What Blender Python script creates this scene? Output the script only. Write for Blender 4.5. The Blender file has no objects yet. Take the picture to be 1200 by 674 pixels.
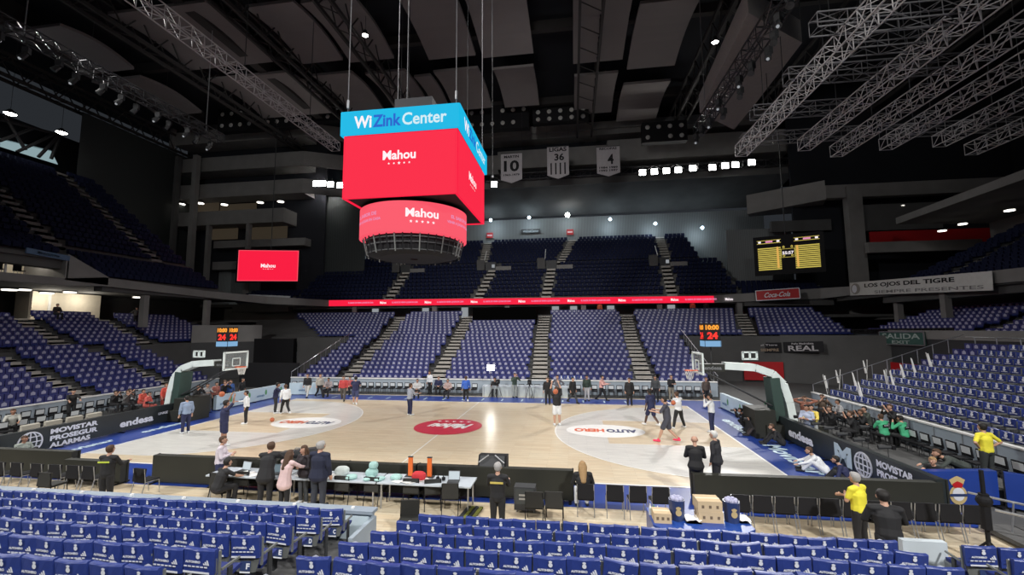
import bpy, math, random
import numpy as np
from mathutils import Vector, Matrix
random.seed(7)
PI = math.pi
scene = bpy.context.scene
COL = scene.collection

# ---------------------------------------------------------------- camera
F_PX = 498.99
CX, CY, CZ = 6.6957, -15.0777, 5.2045
YAW, PITCH, ROLL = -.1416, .095, -.006
FW = np.array([math.sin(YAW)*math.cos(PITCH), math.cos(YAW)*math.cos(PITCH), math.sin(PITCH)])
R0 = np.array([math.cos(YAW), -math.sin(YAW), 0.0]); U0 = np.cross(R0, FW)
RT = R0*math.cos(ROLL)+U0*math.sin(ROLL); UP = np.cross(RT, FW)
CAMP = np.array([CX, CY, CZ])
cam = bpy.data.cameras.new('camera'); camo = bpy.data.objects.new('camera', cam); COL.objects.link(camo)
camo.matrix_world = Matrix(((RT[0], UP[0], -FW[0], CX), (RT[1], UP[1], -FW[1], CY), (RT[2], UP[2], -FW[2], CZ), (0, 0, 0, 1)))
cam.sensor_fit = 'HORIZONTAL'; cam.sensor_width = 36; cam.lens = F_PX/1200*36; cam.clip_end = 400
scene.camera = camo
def ray(px, py): return FW+RT*(px-600)/F_PX+UP*(337-py)/F_PX
def atz(px, py, z=0):
    d = ray(px, py); return CAMP+d*((z-CZ)/d[2])
def aty(px, py, Y):
    d = ray(px, py); return CAMP+d*((Y-CY)/d[1])
def atx(px, py, X):
    d = ray(px, py); return CAMP+d*((X-CX)/d[0])
def proj(P):
    d = np.array(P, float)-CAMP; z = d @ FW
    if z < .2: return (-9999, -9999)
    return (600+F_PX*(d @ RT)/z, 337-F_PX*(d @ UP)/z)

# ---------------------------------------------------------------- view, world, lights
scene.view_settings.view_transform = 'Standard'; scene.view_settings.look = 'None'
scene.view_settings.exposure = 0.0; scene.view_settings.gamma = 1.0
scene.view_settings.use_curve_mapping = False
w = bpy.data.worlds.new('hall_dark'); scene.world = w; w.use_nodes = True
w.node_tree.nodes['Background'].inputs[0].default_value = (.75, .85, 1, 1)
w.node_tree.nodes['Background'].inputs[1].default_value = .028
def lamp(kind, loc, target, power, size=1.5, angle=70, blend=.5, color=(1, .98, .95)):
    l = bpy.data.lights.new('lamp_and_fill_light', kind); l.energy = power; l.color = color
    if kind == 'SPOT':
        l.spot_size = math.radians(angle); l.spot_blend = blend; l.shadow_soft_size = size
    elif kind == 'AREA': l.size = size
    else: l.shadow_soft_size = size
    o = bpy.data.objects.new('lamp_and_fill_light', l); COL.objects.link(o); o.location = loc
    if kind != 'POINT':
        o.rotation_euler = (Vector(target)-Vector(loc)).to_track_quat('-Z', 'Y').to_euler()
    return o
COURT = (0, 7, 0)
LP = 40000
lamp('SPOT', (24, 42.5, 26.6), (4, 6, 0), LP, 1.2, 62, .8)
lamp('SPOT', (-30, 42.5, 26.8), (-3, 6, 0), LP, 1.2, 62, .8)
lamp('SPOT', (24, -26, 24), (5, 9, 0), LP*1.1, 1.2, 78, .9)
lamp('SPOT', (-24, -26, 24), (-6, 9, 0), LP*1.1, 1.2, 78, .9)
lamp('SPOT', (-33, 8, 26), (3, 7, 0), LP*.5, 1.2, 75, .9)
lamp('SPOT', (5, -22, 23), (6, -8, 0), LP*.2, 1.2, 80, 1)
lamp('SPOT', (-20, 2, 27), (-42, 42, 25), 5200, 1.5, 52, 1); lamp('SPOT', (22, 2, 27), (42, 42, 21), 4200, 1.5, 52, 1); lamp('SPOT', (2, 8, 28), (3, 48, 24), 5200, 1.5, 75, 1)  # added fill spots for the towers and far upper wall, no real fixtures
lamp('SPOT', (0, 4, 32), (0, 6, 0), LP*.45, 2.0, 130, 1)

# ---------------------------------------------------------------- materials
MATS = {}
def mat(name, col, rough=.6, metal=0.0, emit=0.0, noise=.12, nscale=3.0, alpha=1.0, bump=0.0, spec=.5):
    if name in MATS: return MATS[name]
    m = bpy.data.materials.new(name); m.use_nodes = True; nt = m.node_tree; b = nt.nodes['Principled BSDF']
    b.inputs['Roughness'].default_value = rough; b.inputs['Metallic'].default_value = metal
    b.inputs['Specular IOR Level'].default_value = spec
    c = (*col, 1)
    if emit > 0:
        b.inputs['Base Color'].default_value = (.02, .02, .02, 1)
        b.inputs['Emission Color'].default_value = c; b.inputs['Emission Strength'].default_value = emit
        b.inputs['Specular IOR Level'].default_value = 0
    elif noise > 0:
        tc = nt.nodes.new('ShaderNodeTexCoord'); n = nt.nodes.new('ShaderNodeTexNoise'); n.inputs['Scale'].default_value = nscale
        n.inputs['Detail'].default_value = 4
        mx = nt.nodes.new('ShaderNodeMix'); mx.data_type = 'RGBA'
        mx.inputs[6].default_value = tuple(x*(1-noise) for x in col)+(1,)
        mx.inputs[7].default_value = tuple(min(1, x*(1+noise)) for x in col)+(1,)
        nt.links.new(tc.outputs['Object'], n.inputs['Vector']); nt.links.new(n.outputs['Fac'], mx.inputs[0])
        nt.links.new(mx.outputs[2], b.inputs['Base Color'])
        if bump > 0:
            bp = nt.nodes.new('ShaderNodeBump'); bp.inputs['Strength'].default_value = bump
            nt.links.new(n.outputs['Fac'], bp.inputs['Height']); nt.links.new(bp.outputs['Normal'], b.inputs['Normal'])
    else:
        b.inputs['Base Color'].default_value = c
    if alpha < 1: b.inputs['Alpha'].default_value = alpha
    MATS[name] = m
    return m
def wood(name, c1, c2, plank=.09, rough=.28):
    m = bpy.data.materials.new(name); m.use_nodes = True; nt = m.node_tree; b = nt.nodes['Principled BSDF']
    tc = nt.nodes.new('ShaderNodeTexCoord'); br = nt.nodes.new('ShaderNodeTexBrick')
    br.inputs['Color1'].default_value = (*c1, 1); br.inputs['Color2'].default_value = (*c2, 1)
    br.inputs['Mortar'].default_value = tuple(x*.8 for x in c2)+(1,)
    br.inputs['Scale'].default_value = 1.0; br.inputs['Brick Width'].default_value = 1.6
    br.inputs['Row Height'].default_value = plank*1.6; br.inputs['Mortar Size'].default_value = .006
    n = nt.nodes.new('ShaderNodeTexNoise'); n.inputs['Scale'].default_value = 1.3; n.inputs['Detail'].default_value = 6
    mp = nt.nodes.new('ShaderNodeMapping'); mp.inputs['Scale'].default_value = (1, 6, 1)
    mx = nt.nodes.new('ShaderNodeMix'); mx.data_type = 'RGBA'; mx.blend_type = 'MULTIPLY'; mx.inputs[0].default_value = .35
    nt.links.new(tc.outputs['Object'], br.inputs['Vector']); nt.links.new(tc.outputs['Object'], mp.inputs['Vector'])
    nt.links.new(mp.outputs['Vector'], n.inputs['Vector']); nt.links.new(br.outputs['Color'], mx.inputs[6]); nt.links.new(n.outputs['Fac'], mx.inputs[7])
    nt.links.new(mx.outputs[2], b.inputs['Base Color']); b.inputs['Roughness'].default_value = rough
    MATS[name] = m
    return m
def striped(name, c1, c2, scale, axis='X', rough=.6):
    m = bpy.data.materials.new(name); m.use_nodes = True; nt = m.node_tree; b = nt.nodes['Principled BSDF']
    tc = nt.nodes.new('ShaderNodeTexCoord'); wv = nt.nodes.new('ShaderNodeTexWave'); wv.bands_direction = axis
    wv.inputs['Scale'].default_value = scale; cr = nt.nodes.new('ShaderNodeMix'); cr.data_type = 'RGBA'
    cr.inputs[6].default_value = (*c1, 1); cr.inputs[7].default_value = (*c2, 1)
    nt.links.new(tc.outputs['Object'], wv.inputs['Vector']); nt.links.new(wv.outputs['Fac'], cr.inputs[0])
    nt.links.new(cr.outputs[2], b.inputs['Base Color']); b.inputs['Roughness'].default_value = rough
    MATS[name] = m
    return m
WOOD = wood('court_wood', (.82, .71, .52), (.74, .60, .41))
PALE = wood('painted_wood', (.80, .79, .74), (.74, .73, .69))
M_blue = mat('apron_blue', (.018, .05, .27), .3, noise=.15)
M_white = mat('white_paint', (.82, .82, .80), .4)
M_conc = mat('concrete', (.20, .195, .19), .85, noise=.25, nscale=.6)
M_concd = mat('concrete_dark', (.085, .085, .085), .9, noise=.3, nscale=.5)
M_step = mat('stair_concrete', (.40, .38, .35), .85, noise=.15)
M_black = mat('black', (.010, .010, .012), .7, spec=.25)
M_dark = mat('dark_grey', (.035, .037, .04), .6)
M_board = mat('board_back', (.017, .018, .013), .6, noise=.3, nscale=1)
M_led = mat('led_black', (.022, .028, .030), .35)
M_ledblue = mat('led_pale_blue', (.50, .62, .68), .4, noise=.2, nscale=.8)
M_seat = mat('seat_grey', (.17, .18, .175), .45)
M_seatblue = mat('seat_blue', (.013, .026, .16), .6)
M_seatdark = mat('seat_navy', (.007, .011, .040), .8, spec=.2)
M_cover = mat('cover_blue', (.024, .046, .225), .42, noise=.35, nscale=6)
M_cover2 = mat('cover_violet', (.038, .042, .17), .5, noise=.3, nscale=3)
M_crestpale = mat('crest_pale', (.40, .40, .52), .5)
M_print = mat('print_white', (.72, .74, .80), .5, noise=.05)
M_printgold = mat('crest_gold', (.55, .42, .2), .5)
M_metal = mat('steel', (.45, .46, .48), .35, .8)
M_truss = mat('truss_aluminium', (.50, .49, .50), .55, 0)
M_truss2 = mat('truss_shaded_and_cable', (.14, .14, .15), .6, 0)  # weaker light on the silver cross trusses put into the colour; also cube cables
M_trussd = mat('truss_dark', (.05, .05, .055), .5, .4)
M_barrier = mat('barrier_grey', (.34, .40, .46), .5, noise=.08)
M_panel = mat('ceiling_panel', (.21, .19, .19), .9, noise=.1, nscale=.3)
M_roof = mat('roof_dark', (.012, .014, .02), .95, noise=.3, nscale=.2)
M_girder = mat('girder', (.035, .032, .032), .8, noise=.3, nscale=.4)
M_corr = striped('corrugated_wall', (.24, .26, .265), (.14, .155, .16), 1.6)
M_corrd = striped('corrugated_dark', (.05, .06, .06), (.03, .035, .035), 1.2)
M_red = mat('screen_red', (1.0, .012, .055), emit=.95)
M_redl = mat('screen_red_light', (1.0, .10, .15), emit=.95)
M_cyan = mat('screen_cyan', (.0, .50, .82), emit=.95)
M_ewhite = mat('screen_white', (1, .9, .93), emit=1.0)
M_eblue = mat('screen_blue', (.01, .12, .60), emit=1.0)
M_epale = mat('screen_pale', (.72, .93, 1.0), emit=.9)
M_epink = mat('screen_pink', (.95, .35, .62), emit=.8)
M_lamp = mat('lamp_glow', (1, .98, .92), emit=30)
M_lampc = mat('lamp_cool', (.7, .88, 1), emit=12)
M_lamps = mat('lamp_soft', (1, .95, .85), emit=4)
M_dim = mat('lamp_dim', (.8, .85, .9), emit=.35)
M_amber = mat('led_amber', (1, .35, .03), emit=1.2)
M_ledred = mat('led_red', (1, .03, .02), emit=1.2)
M_sign_blue = mat('sign_lightblue', (.25, .5, .8), emit=.8)
M_yellowled = mat('score_yellow', (.62, .50, .10), emit=.9)
M_signred = mat('sign_red', (.45, .01, .015), .5)
M_greensign = mat('sign_green', (.04, .10, .085), .5)
M_cardboard = mat('cardboard', (.60, .46, .28), .8)
M_laptop = mat('laptop_screen', (.75, .85, .9), emit=.8)
M_teal = mat('teal_cloth', (.35, .55, .52), .8)
M_table = mat('table_top', (.50, .55, .60), .4)
M_orange = mat('orange_plastic', (.75, .16, .03), .5)
M_redcloth = mat('red_cloth', (.55, .03, .04), .8)
M_rim = mat('rim_orange', (.8, .13, .03), .4)
M_net = mat('net_white', (.75, .75, .72), .8)
M_glass = mat('backboard_glass', (.5, .55, .55), .05, noise=0, alpha=.18)
M_ball = mat('ball_orange', (.45, .12, .05), .6)
M_skin = mat('skin', (.52, .30, .21), .55, noise=.06)
M_bannerw = mat('banner_white', (.42, .40, .42), .8)
M_green = mat('bib_green', (.06, .40, .20), .7)
M_roomlit = mat('lit_room_wall', (.8, .72, .58), .8)

# ---------------------------------------------------------------- mesh collector
class MB:
    def __init__(s): s.v = []; s.f = []; s.m = []; s.ms = []
    def mi(s, m):
        if m not in s.ms: s.ms.append(m)
        return s.ms.index(m)
    def add(s, vs, fs, m, T=None):
        b = len(s.v)
        if T is not None: vs = [tuple(T @ Vector(v)) for v in vs]
        s.v.extend([tuple(v) for v in vs]); k = s.mi(m)
        for f in fs: s.f.append([b+i for i in f]); s.m.append(k)
        return s
    def box(s, c, d, m, rz=0, T=None, rx=0, ry=0):
        x, y, z = [q/2 for q in d]
        vs = [(-x,-y,-z),(x,-y,-z),(x,y,-z),(-x,y,-z),(-x,-y,z),(x,-y,z),(x,y,z),(-x,y,z)]
        if rz or rx or ry:
            M = Matrix.Rotation(rz, 4, 'Z') @ Matrix.Rotation(ry, 4, 'Y') @ Matrix.Rotation(rx, 4, 'X')
            vs = [tuple(M @ Vector(v)) for v in vs]
        vs = [(v[0]+c[0], v[1]+c[1], v[2]+c[2]) for v in vs]
        return s.add(vs, [(0,3,2,1),(4,5,6,7),(0,1,5,4),(1,2,6,5),(2,3,7,6),(3,0,4,7)], m, T)
    def bx(s, a, b, m):
        return s.box([(a[i]+b[i])/2 for i in range(3)], [abs(b[i]-a[i]) for i in range(3)], m)
    def rod(s, a, b, r, m, r2=None, n=6, caps=True):
        a = Vector(a); b = Vector(b); d = b-a
        if d.length < 1e-6: return s
        r2 = r if r2 is None else r2
        d.normalize(); u = d.orthogonal().normalized(); w_ = d.cross(u)
        vs = []
        for P, rr in ((a, r), (b, r2)):
            for i in range(n):
                t = 2*PI*i/n; vs.append(tuple(P+u*math.cos(t)*rr+w_*math.sin(t)*rr))
        fs = [(i, (i+1) % n, n+(i+1) % n, n+i) for i in range(n)]
        if caps: fs += [tuple(range(n-1, -1, -1)), tuple(range(n, 2*n))]
        return s.add(vs, fs, m)
    def path(s, pts, r, m, n=6):
        for i in range(len(pts)-1): s.rod(pts[i], pts[i+1], r, m, n=n)
        return s
    def prism(s, poly, axis, a, b, m):
        # poly of 2-D points, extruded along axis from a to b
        def P(q, t):
            return {'x': (t, q[0], q[1]), 'y': (q[0], t, q[1]), 'z': (q[0], q[1], t)}[axis]
        n = len(poly); vs = [P(q, a) for q in poly]+[P(q, b) for q in poly]
        fs = [tuple(range(n)), tuple(range(2*n-1, n-1, -1))]+[(i, n+i, n+(i+1) % n, (i+1) % n) for i in range(n)]
        return s.add(vs, fs, m)
    def lathe(s, prof, m, c=(0, 0, 0), n=24):
        vs = []; fs = []
        for (r, z) in prof:
            for i in range(n):
                t = 2*PI*i/n; vs.append((c[0]+r*math.cos(t), c[1]+r*math.sin(t), c[2]+z))
        for j in range(len(prof)-1):
            for i in range(n): fs.append((j*n+i, j*n+(i+1) % n, (j+1)*n+(i+1) % n, (j+1)*n+i))
        return s.add(vs, fs, m)
    def ball(s, c, r, m, n=10, sc=(1, 1, 1)):
        prof = [(max(1e-4, math.sin(PI*k/n)), -math.cos(PI*k/n)) for k in range(n+1)]
        vs = []; fs = []
        N = n+2
        for (rr, z) in prof:
            for i in range(N):
                t = 2*PI*i/N; vs.append((c[0]+r*sc[0]*rr*math.cos(t), c[1]+r*sc[1]*rr*math.sin(t), c[2]+r*sc[2]*z))
        for j in range(n):
            for i in range(N): fs.append((j*N+i, j*N+(i+1) % N, (j+1)*N+(i+1) % N, (j+1)*N+i))
        return s.add(vs, fs, m)
    def disc(s, cx, cy, z, rx, ry, m, n=48, a0=0, a1=2*PI):
        vs = [(cx+rx*math.cos(a0+(a1-a0)*i/n), cy+ry*math.sin(a0+(a1-a0)*i/n), z) for i in range(n+1)]
        return s.add(vs, [tuple(range(n+1))], m)
    def ring(s, cx, cy, z, r0, r1, m, n=48, a0=0, a1=2*PI):
        vs = []; fs = []
        for i in range(n+1):
            t = a0+(a1-a0)*i/n
            vs += [(cx+r0*math.cos(t), cy+r0*math.sin(t), z), (cx+r1*math.cos(t), cy+r1*math.sin(t), z)]
        for i in range(n): fs.append((2*i, 2*i+1, 2*i+3, 2*i+2))
        return s.add(vs, fs, m)
    def build(s, name, parent=None, smooth=False, loc=None):
        me = bpy.data.meshes.new(name); me.from_pydata(s.v, [], s.f)
        for m in s.ms: me.materials.append(m)
        me.polygons.foreach_set('material_index', s.m)
        if smooth: me.polygons.foreach_set('use_smooth', [True]*len(s.f))
        me.update()
        o = bpy.data.objects.new(name, me); COL.objects.link(o)
        if parent is not None: o.parent = parent
        if loc is not None: o.location = loc
        return o
def frame(origin, xdir, ydir):
    """matrix whose local x and y axes run along xdir and ydir (text lies in local xy)"""
    x = Vector(xdir).normalized(); y = Vector(ydir); y = (y-x*y.dot(x)).normalized(); z = x.cross(y)
    return Matrix(((x[0], y[0], z[0], origin[0]), (x[1], y[1], z[1], origin[1]), (x[2], y[2], z[2], origin[2]), (0, 0, 0, 1)))
_txt = {}
def text_mesh(t, bold):
    if (t, bold) in _txt: return _txt[(t, bold)]
    c = bpy.data.curves.new('lettering', 'FONT'); c.body = t; c.size = 1; c.offset = bold; c.resolution_u = 3
    c.align_x = 'LEFT'
    o = bpy.data.objects.new('lettering', c); COL.objects.link(o)
    dg = bpy.context.evaluated_depsgraph_get(); me = bpy.data.meshes.new_from_object(o.evaluated_get(dg))
    vs = [tuple(v.co) for v in me.vertices]; fs = [tuple(p.vertices) for p in me.polygons]
    bpy.data.objects.remove(o); bpy.data.meshes.remove(me)
    _txt[(t, bold)] = (vs, fs)
    return vs, fs
def text(mb, t, T, width, height, m, bold=.02, off=0.0, shear=0.0, center=True):
    """fit text t in a width x height box centred on T's origin"""
    vs, fs = text_mesh(t, bold)
    xs = [v[0] for v in vs]; ys = [v[1] for v in vs]
    x0, x1, y0, y1 = min(xs), max(xs), min(ys), max(ys)
    sx = width/(x1-x0); sy = height/(y1-y0)
    q = [((v[0]-(x0+x1)/2)*sx+shear*(v[1]-(y0+y1)/2)*sy, (v[1]-(y0+y1)/2)*sy, off) for v in vs]
    mb.add(q, fs, m, T)
def star(mb, T, x, y, r, m, off=0.0):
    vs = [(x+(r if i % 2 == 0 else r*.42)*math.sin(i*PI/5), y+(r if i % 2 == 0 else r*.42)*math.cos(i*PI/5), off) for i in range(10)]
    mb.add(vs+[(x, y, off)], [(i, (i+1) % 10, 10) for i in range(10)], m, T)
def mahou(mb, T, w_, m, off=.0, shear=0.0):
    text(mb, 'Mahou', T, w_, w_*.28, m, .028, off, shear)
    for i in range(5):
        star(mb, T, (i-2)*w_*.155, -w_*.25, w_*(.055 if i == 2 else .038), m, off)
def crest(mb, T, h, m, m2=None, off=0.0):
    """round crest with a crown on top"""
    m2 = m2 or m
    r = h*.32
    vs = [(r*math.cos(2*PI*i/20), -h*.16+r*1.05*math.sin(2*PI*i/20), off) for i in range(20)]
    mb.add(vs, [tuple(range(20))], m, T)
    mb.add([(-r*.62, h*.17, off), (r*.62, h*.17, off), (r*.9, h*.36, off), (r*.45, h*.44, off), (0, h*.5, off), (-r*.45, h*.44, off), (-r*.9, h*.36, off)],
           [(0, 1, 2, 3, 4, 5, 6)], m2, T)

def tag(o, label=None, cat=None, group=None, kind=None):
    if label: o['label'] = label
    if cat: o['category'] = cat
    if group: o['group'] = group
    if kind: o['kind'] = kind
    return o
def empty(name, loc, label, cat, group=None, rz=0):
    o = bpy.data.objects.new(name, None); COL.objects.link(o); o.location = loc; o.rotation_euler = (0, 0, rz)
    o.empty_display_size = .1
    return tag(o, label, cat, group)
def struct(mb, name, parent=None):
    return tag(mb.build(name, parent), kind='structure')
def copy_tree(o, parent=None):
    c = o.copy(); COL.objects.link(c)
    if parent is not None: c.parent = parent
    for ch in o.children: copy_tree(ch, c)
    return c
ORD = ['first', 'second', 'third', 'fourth', 'fifth', 'sixth', 'seventh', 'eighth', 'ninth', 'tenth', 'eleventh', 'twelfth',
       'thirteenth', 'fourteenth', 'fifteenth', 'sixteenth', 'seventeenth', 'eighteenth', 'nineteenth', 'twentieth',
       'twenty-first', 'twenty-second', 'twenty-third', 'twenty-fourth', 'twenty-fifth', 'twenty-sixth', 'twenty-seventh',
       'twenty-eighth', 'twenty-ninth', 'thirtieth']

# ================================================================= FLOOR AND COURT
mb = MB(); mb.add([(-70, -40, -.02), (70, -40, -.02), (70, 70, -.02), (-70, 70, -.02)], [(0, 1, 2, 3)], M_concd); struct(mb, 'floor')
mb = MB(); mb.bx((-17.5, -5.6, -.015), (17.2, 17.6, 0), WOOD); fl = struct(mb, 'floor_court_wood')
mb = MB()
for a, b in (((-16.6, -2.0), (16.6, -.05)), ((-16.6, 15.05), (16.9, 17.3)), ((-17.3, -2.0), (-14.05, 17.3)), ((14.05, -2.0), (17.3, 17.3))):
    mb.add([(a[0], a[1], 0), (b[0], a[1], 0), (b[0], b[1], 0), (a[0], b[1], 0)], [(0, 1, 2, 3)], M_blue)
for i in range(len(mb.v)): mb.v[i] = (mb.v[i][0], mb.v[i][1], .003 if i < 8 else .0045)
struct(mb, 'floor_blue_apron')
mb = MB()
# pale painted area inside each three-point line with the natural wood key
for s in (-1, 1):
    cx = s*12.425
    pts = [(s*13.98, .9), (cx-s*1.4, .9)]
    a0 = math.asin(6.6/6.75)
    arc = [(cx-s*6.75*math.cos(t), 7.5+6.75*math.sin(t)) for t in np.linspace(-a0, a0, 40)]
    poly = [(s*13.98, .9)]+arc+[(s*13.98, 14.1)]
    mb.add([(p[0], p[1], .003) for p in poly], [tuple(range(len(poly)))], PALE)
    key = [(s*13.98, 5.05), (s*8.2, 5.05), (s*8.2, 9.95), (s*13.98, 9.95)]
    mb.add([(p[0], p[1], .006) for p in key], [(0, 1, 2, 3)], WOOD)
    mb.disc(s*8.2, 7.5, .008, 1.95, 1.35, M_white)
    mb.ring(cx, 7.5, .009, 6.70, 6.76, M_white, a0=(PI-a0 if s > 0 else -a0), a1=(PI+a0 if s > 0 else a0))
    for y in (5.05, 9.95): mb.box((s*11.1, y, .010), (5.8, .05, .002), M_white)
# lines
for x in (-14, 14): mb.box((x, 7.5, .010), (.08, 15.1, .002), M_white)
for y in (0, 15): mb.box((0, y, .010), (28.1, .08, .002), M_white)
mb.box((0, 7.5, .008), (.05, 15, .002), M_white)
M_logored = mat('paint_red', (.55, .03, .06), .35)
M_logoor = mat('paint_orange', (.75, .14, .05), .35)
M_logonavy = mat('paint_navy', (.03, .05, .14), .35)
mb.disc(0, 7.5, .012, 1.8, 1.8, M_logored)
T = frame((0, 7.6, .016), (-1, 0, 0), (0, -1, 0))
text(mb, 'Mahou', T, 2.2, 1.05, M_white, .05, 0, .3)
for i in range(5): star(mb, T, (i-2)*.42, -1.05, .16, M_white)
for s in (-1, 1):
    T = frame((s*8.2-.80, 7.5, .016), (-1, 0, 0), (0, -1, 0)); text(mb, 'HERO', T, 1.5, .68, M_logoor, .05)
    T = frame((s*8.2+.80, 7.5, .016), (-1, 0, 0), (0, -1, 0)); text(mb, 'AUTO', T, 1.5, .68, M_logonavy, .05)
M_pb = mat('paint_paleblue', (.55, .70, .80), .4)
# writing on the blue aprons
T = frame((15.2, 3.7, .02), (0, -1, 0), (1, 0, 0)); text(mb, 'Movistar', T, 3.9, .75, M_pb, .03)
T = frame((15.1, 9.3, .02), (0, -1, 0), (1, 0, 0)); text(mb, 'endesa', T, 3.2, .6, M_pb, .03)
T = frame((-15.2, 5.6, .02), (0, 1, 0), (-1, 0, 0)); text(mb, 'endesa', T, 2.6, .5, M_pb, .03)
T = frame((-15.1, 1.6, .02), (0, 1, 0), (-1, 0, 0)); text(mb, 'Movistar', T, 2.6, .5, M_pb, .03)
for x in np.arange(-13, 14.5, 1.45):
    mb.box((x, 16.0, .02), (.1, .8, .004), M_pb)
struct(mb, 'floor_court_paint')

# ================================================================= STANDS (concrete terraces)
SEATS = []     # every far seat: x, y, z, facing angle, style ('lit' or 'dark')
def terrace(name, x0, x1, rows, y0, run, z0, rise, axis='y', sgn=1, base=-.02, aisles=(), m=None, aw=1.3, sm=None):
    """stepped stand. axis 'y': rows run along x from x0..x1 and climb towards +y*sgn"""
    m = m or M_concd
    mb = MB()
    for i in range(rows):
        a = y0+sgn*run*i; b = y0+sgn*run*(i+1); z = z0+rise*i
        zb = base if base is not None else z-1.0
        if axis == 'y': mb.bx((x0, a, zb), (x1, b, z), m)
        else: mb.bx((a, x0, zb), (b, x1, z), m)
    struct(mb, name)
    if aisles:
        mb = MB()
        for a0, a1 in aisles:       # centre at the front and at the back
            for i in range(rows):
                c = a0+(a1-a0)*i/max(1, rows-1)
                for h in (0, 1):
                    a = y0+sgn*run*(i+.5*h); b = y0+sgn*run*(i+.5+.5*h); z = z0+rise*i
                    zz = z+.01+(rise/2 if h else 0)
                    if axis == 'y': mb.bx((c-aw/2, a, z-.3), (c+aw/2, b, zz), sm or M_step)
                    else: mb.bx((a, c-aw/2, z-.3), (b, c+aw/2, zz), sm or M_step)
        struct(mb, name+'_aisle_steps')
def fill(x0, x1, rows, y0, run, z0, rise, face, axis='y', sgn=1, aisles=(), aw=1.5, style='lit', pitch=.52, skip=None, dz=0, start=0):
    for i in range(start, rows):
        y = y0+sgn*run*(i+.55); z = z0+rise*i+dz
        x = x0+.3+(.26 if i % 2 else 0)
        while x < x1-.2:
            ok = True
            for a0, a1 in aisles:
                c = a0+(a1-a0)*i/max(1, rows-1)
                if abs(x-c) < aw/2+.2: ok = False
            if skip and skip(x, y, i): ok = False
            if ok: SEATS.append((x, y, z, face, style, i) if axis == 'y' else (y, x, z, face, style, i))
            x += pitch
# facing: seat front looks towards local +Y, so face=pi looks to -Y, etc.
FAR_A = [(-13.0, -13.9), (-4.9, -5.6), (3.9, 3.4), (12.3, 12.5)]
terrace('floor_far_stand', -17.5, 17.3, 12, 19.3, .85, .45, .30, aisles=FAR_A)
fill(-17.5, 17.3, 12, 19.3, .85, .45, .30, PI, aisles=FAR_A)
terrace('floor_far_upper_stand', -34, 34, 9, 29.5, .80, 4.05, .30, base=2.6,
        aisles=[(-14.0, -14.8), (-5.7, -6.1), (3.4, 3.3), (12.5, 12.9), (24.0, 25.5)])
black_box = lambda x, y, i: (-4.9 < x < 2.4 and i >= 6)
fill(-34, 34, 9, 29.5, .80, 4.05, .30, PI, aisles=[(-14.0, -14.8), (-5.7, -6.1), (3.4, 3.3), (12.5, 12.9), (24.0, 25.5)], skip=lambda x, y, i: black_box(x, y, i) or abs(x) > 33+.0*y or x < -22-i*.9)
# black draped block in the middle of the top rows
mb = MB(); mb.bx((-5.0, 34.0, 5.6), (2.5, 36.6, 7.6), mat('black_drape', (.002, .002, .002), .95, spec=.02)); struct(mb, 'wall_black_drape')
# front rail wall of the far stand
mb = MB(); mb.bx((-17.5, 19.15, 0), (17.3, 19.3, 1.05), M_barrier); mb.bx((-17.5, 19.1, 1.05), (17.3, 19.32, 1.12), M_white)
struct(mb, 'wall_far_front')
mb = MB()
for i in range(12):
    y = 19.3+.85*i; z = .45+.30*i
    mb.bx((-17.62, y, 0), (-17.5, y+.85, z+.35), M_dark); mb.rod((-17.56, y, z+.3), (-17.56, y, z+1.1), .02, M_metal)
    mb.bx((17.3, y, 0), (17.42, y+.85, z+.35), M_dark); mb.rod((17.36, y, z+.3), (17.36, y, z+1.1), .02, M_metal)
mb.rod((-17.56, 19.3, 1.55), (-17.56, 29.5, 4.9), .03, M_metal); mb.rod((17.36, 19.3, 1.55), (17.36, 29.5, 4.9), .03, M_metal)
struct(mb, 'trim_far_stand_rails')

# left end stand
LA = [(9.0, 9.0), (14.8, 14.8)]
terrace('floor_left_stand', -6, 18.3, 10, -23.8, .85, .45, .31, axis='x', sgn=-1, aisles=LA, aw=1.1)
fill(-6, 18.3, 10, -23.8, .85, .45, .31, -PI/2, axis='x', sgn=-1, aisles=LA, aw=1.2)
LB = [(6.5, 7.5), (13.5, 14.5), (20.0, 21.0)]
terrace('floor_left_upper_stand', -8, 29.4, 9, -32.4, .82, 3.7, .30, axis='x', sgn=-1, base=.0, aisles=LB)
fill(-8, 29, 9, -32.4, .82, 3.7, .30, -PI/2, axis='x', sgn=-1, aisles=LB)
mb = MB(); mb.bx((-23.8, -6, 0), (-23.65, 18.3, 1.0), M_barrier); mb.bx((-23.82, -6, 1.0), (-23.6, 18.3, 1.07), M_white)
mb.bx((-32.4, 18.3, 0), (-23.65, 18.45, 2.0), M_dark); struct(mb, 'wall_left_front')
# right end stand
RA = [(2.4, 2.4), (8.6, 8.6)]
terrace('floor_right_stand', -6, 14.2, 10, 21.4, .85, .45, .31, axis='x', sgn=1, aisles=(), aw=1.1)
fill(-6, 14.2, 10, 21.4, .85, .45, .31, PI/2, axis='x', sgn=1, aisles=[(-.4, -.4)], aw=1.2,
     skip=lambda a, b, i: False)
mb = MB(); mb.bx((21.25, 1.2, 0), (21.4, 14.2, 1.1), M_barrier); mb.bx((21.2, 1.2, 1.1), (21.42, 14.2, 1.16), M_white)
for y in np.arange(1.2, 14.3, 1.3): mb.bx((21.22, y-.02, 0), (21.26, y+.02, 1.1), M_metal)
struct(mb, 'wall_right_front')
mb = MB()
for i in range(10):
    x = 21.4+.85*i; z = .45+.31*i
    mb.bx((x, 14.2, 0), (x+.85, 14.32, z+.3), M_dark); mb.rod((x, 14.26, z+.3), (x, 14.26, z+1.15), .022, M_metal)
mb.rod((21.4, 14.26, 1.6), (29.9, 14.26, 4.65), .025, M_metal)
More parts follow.
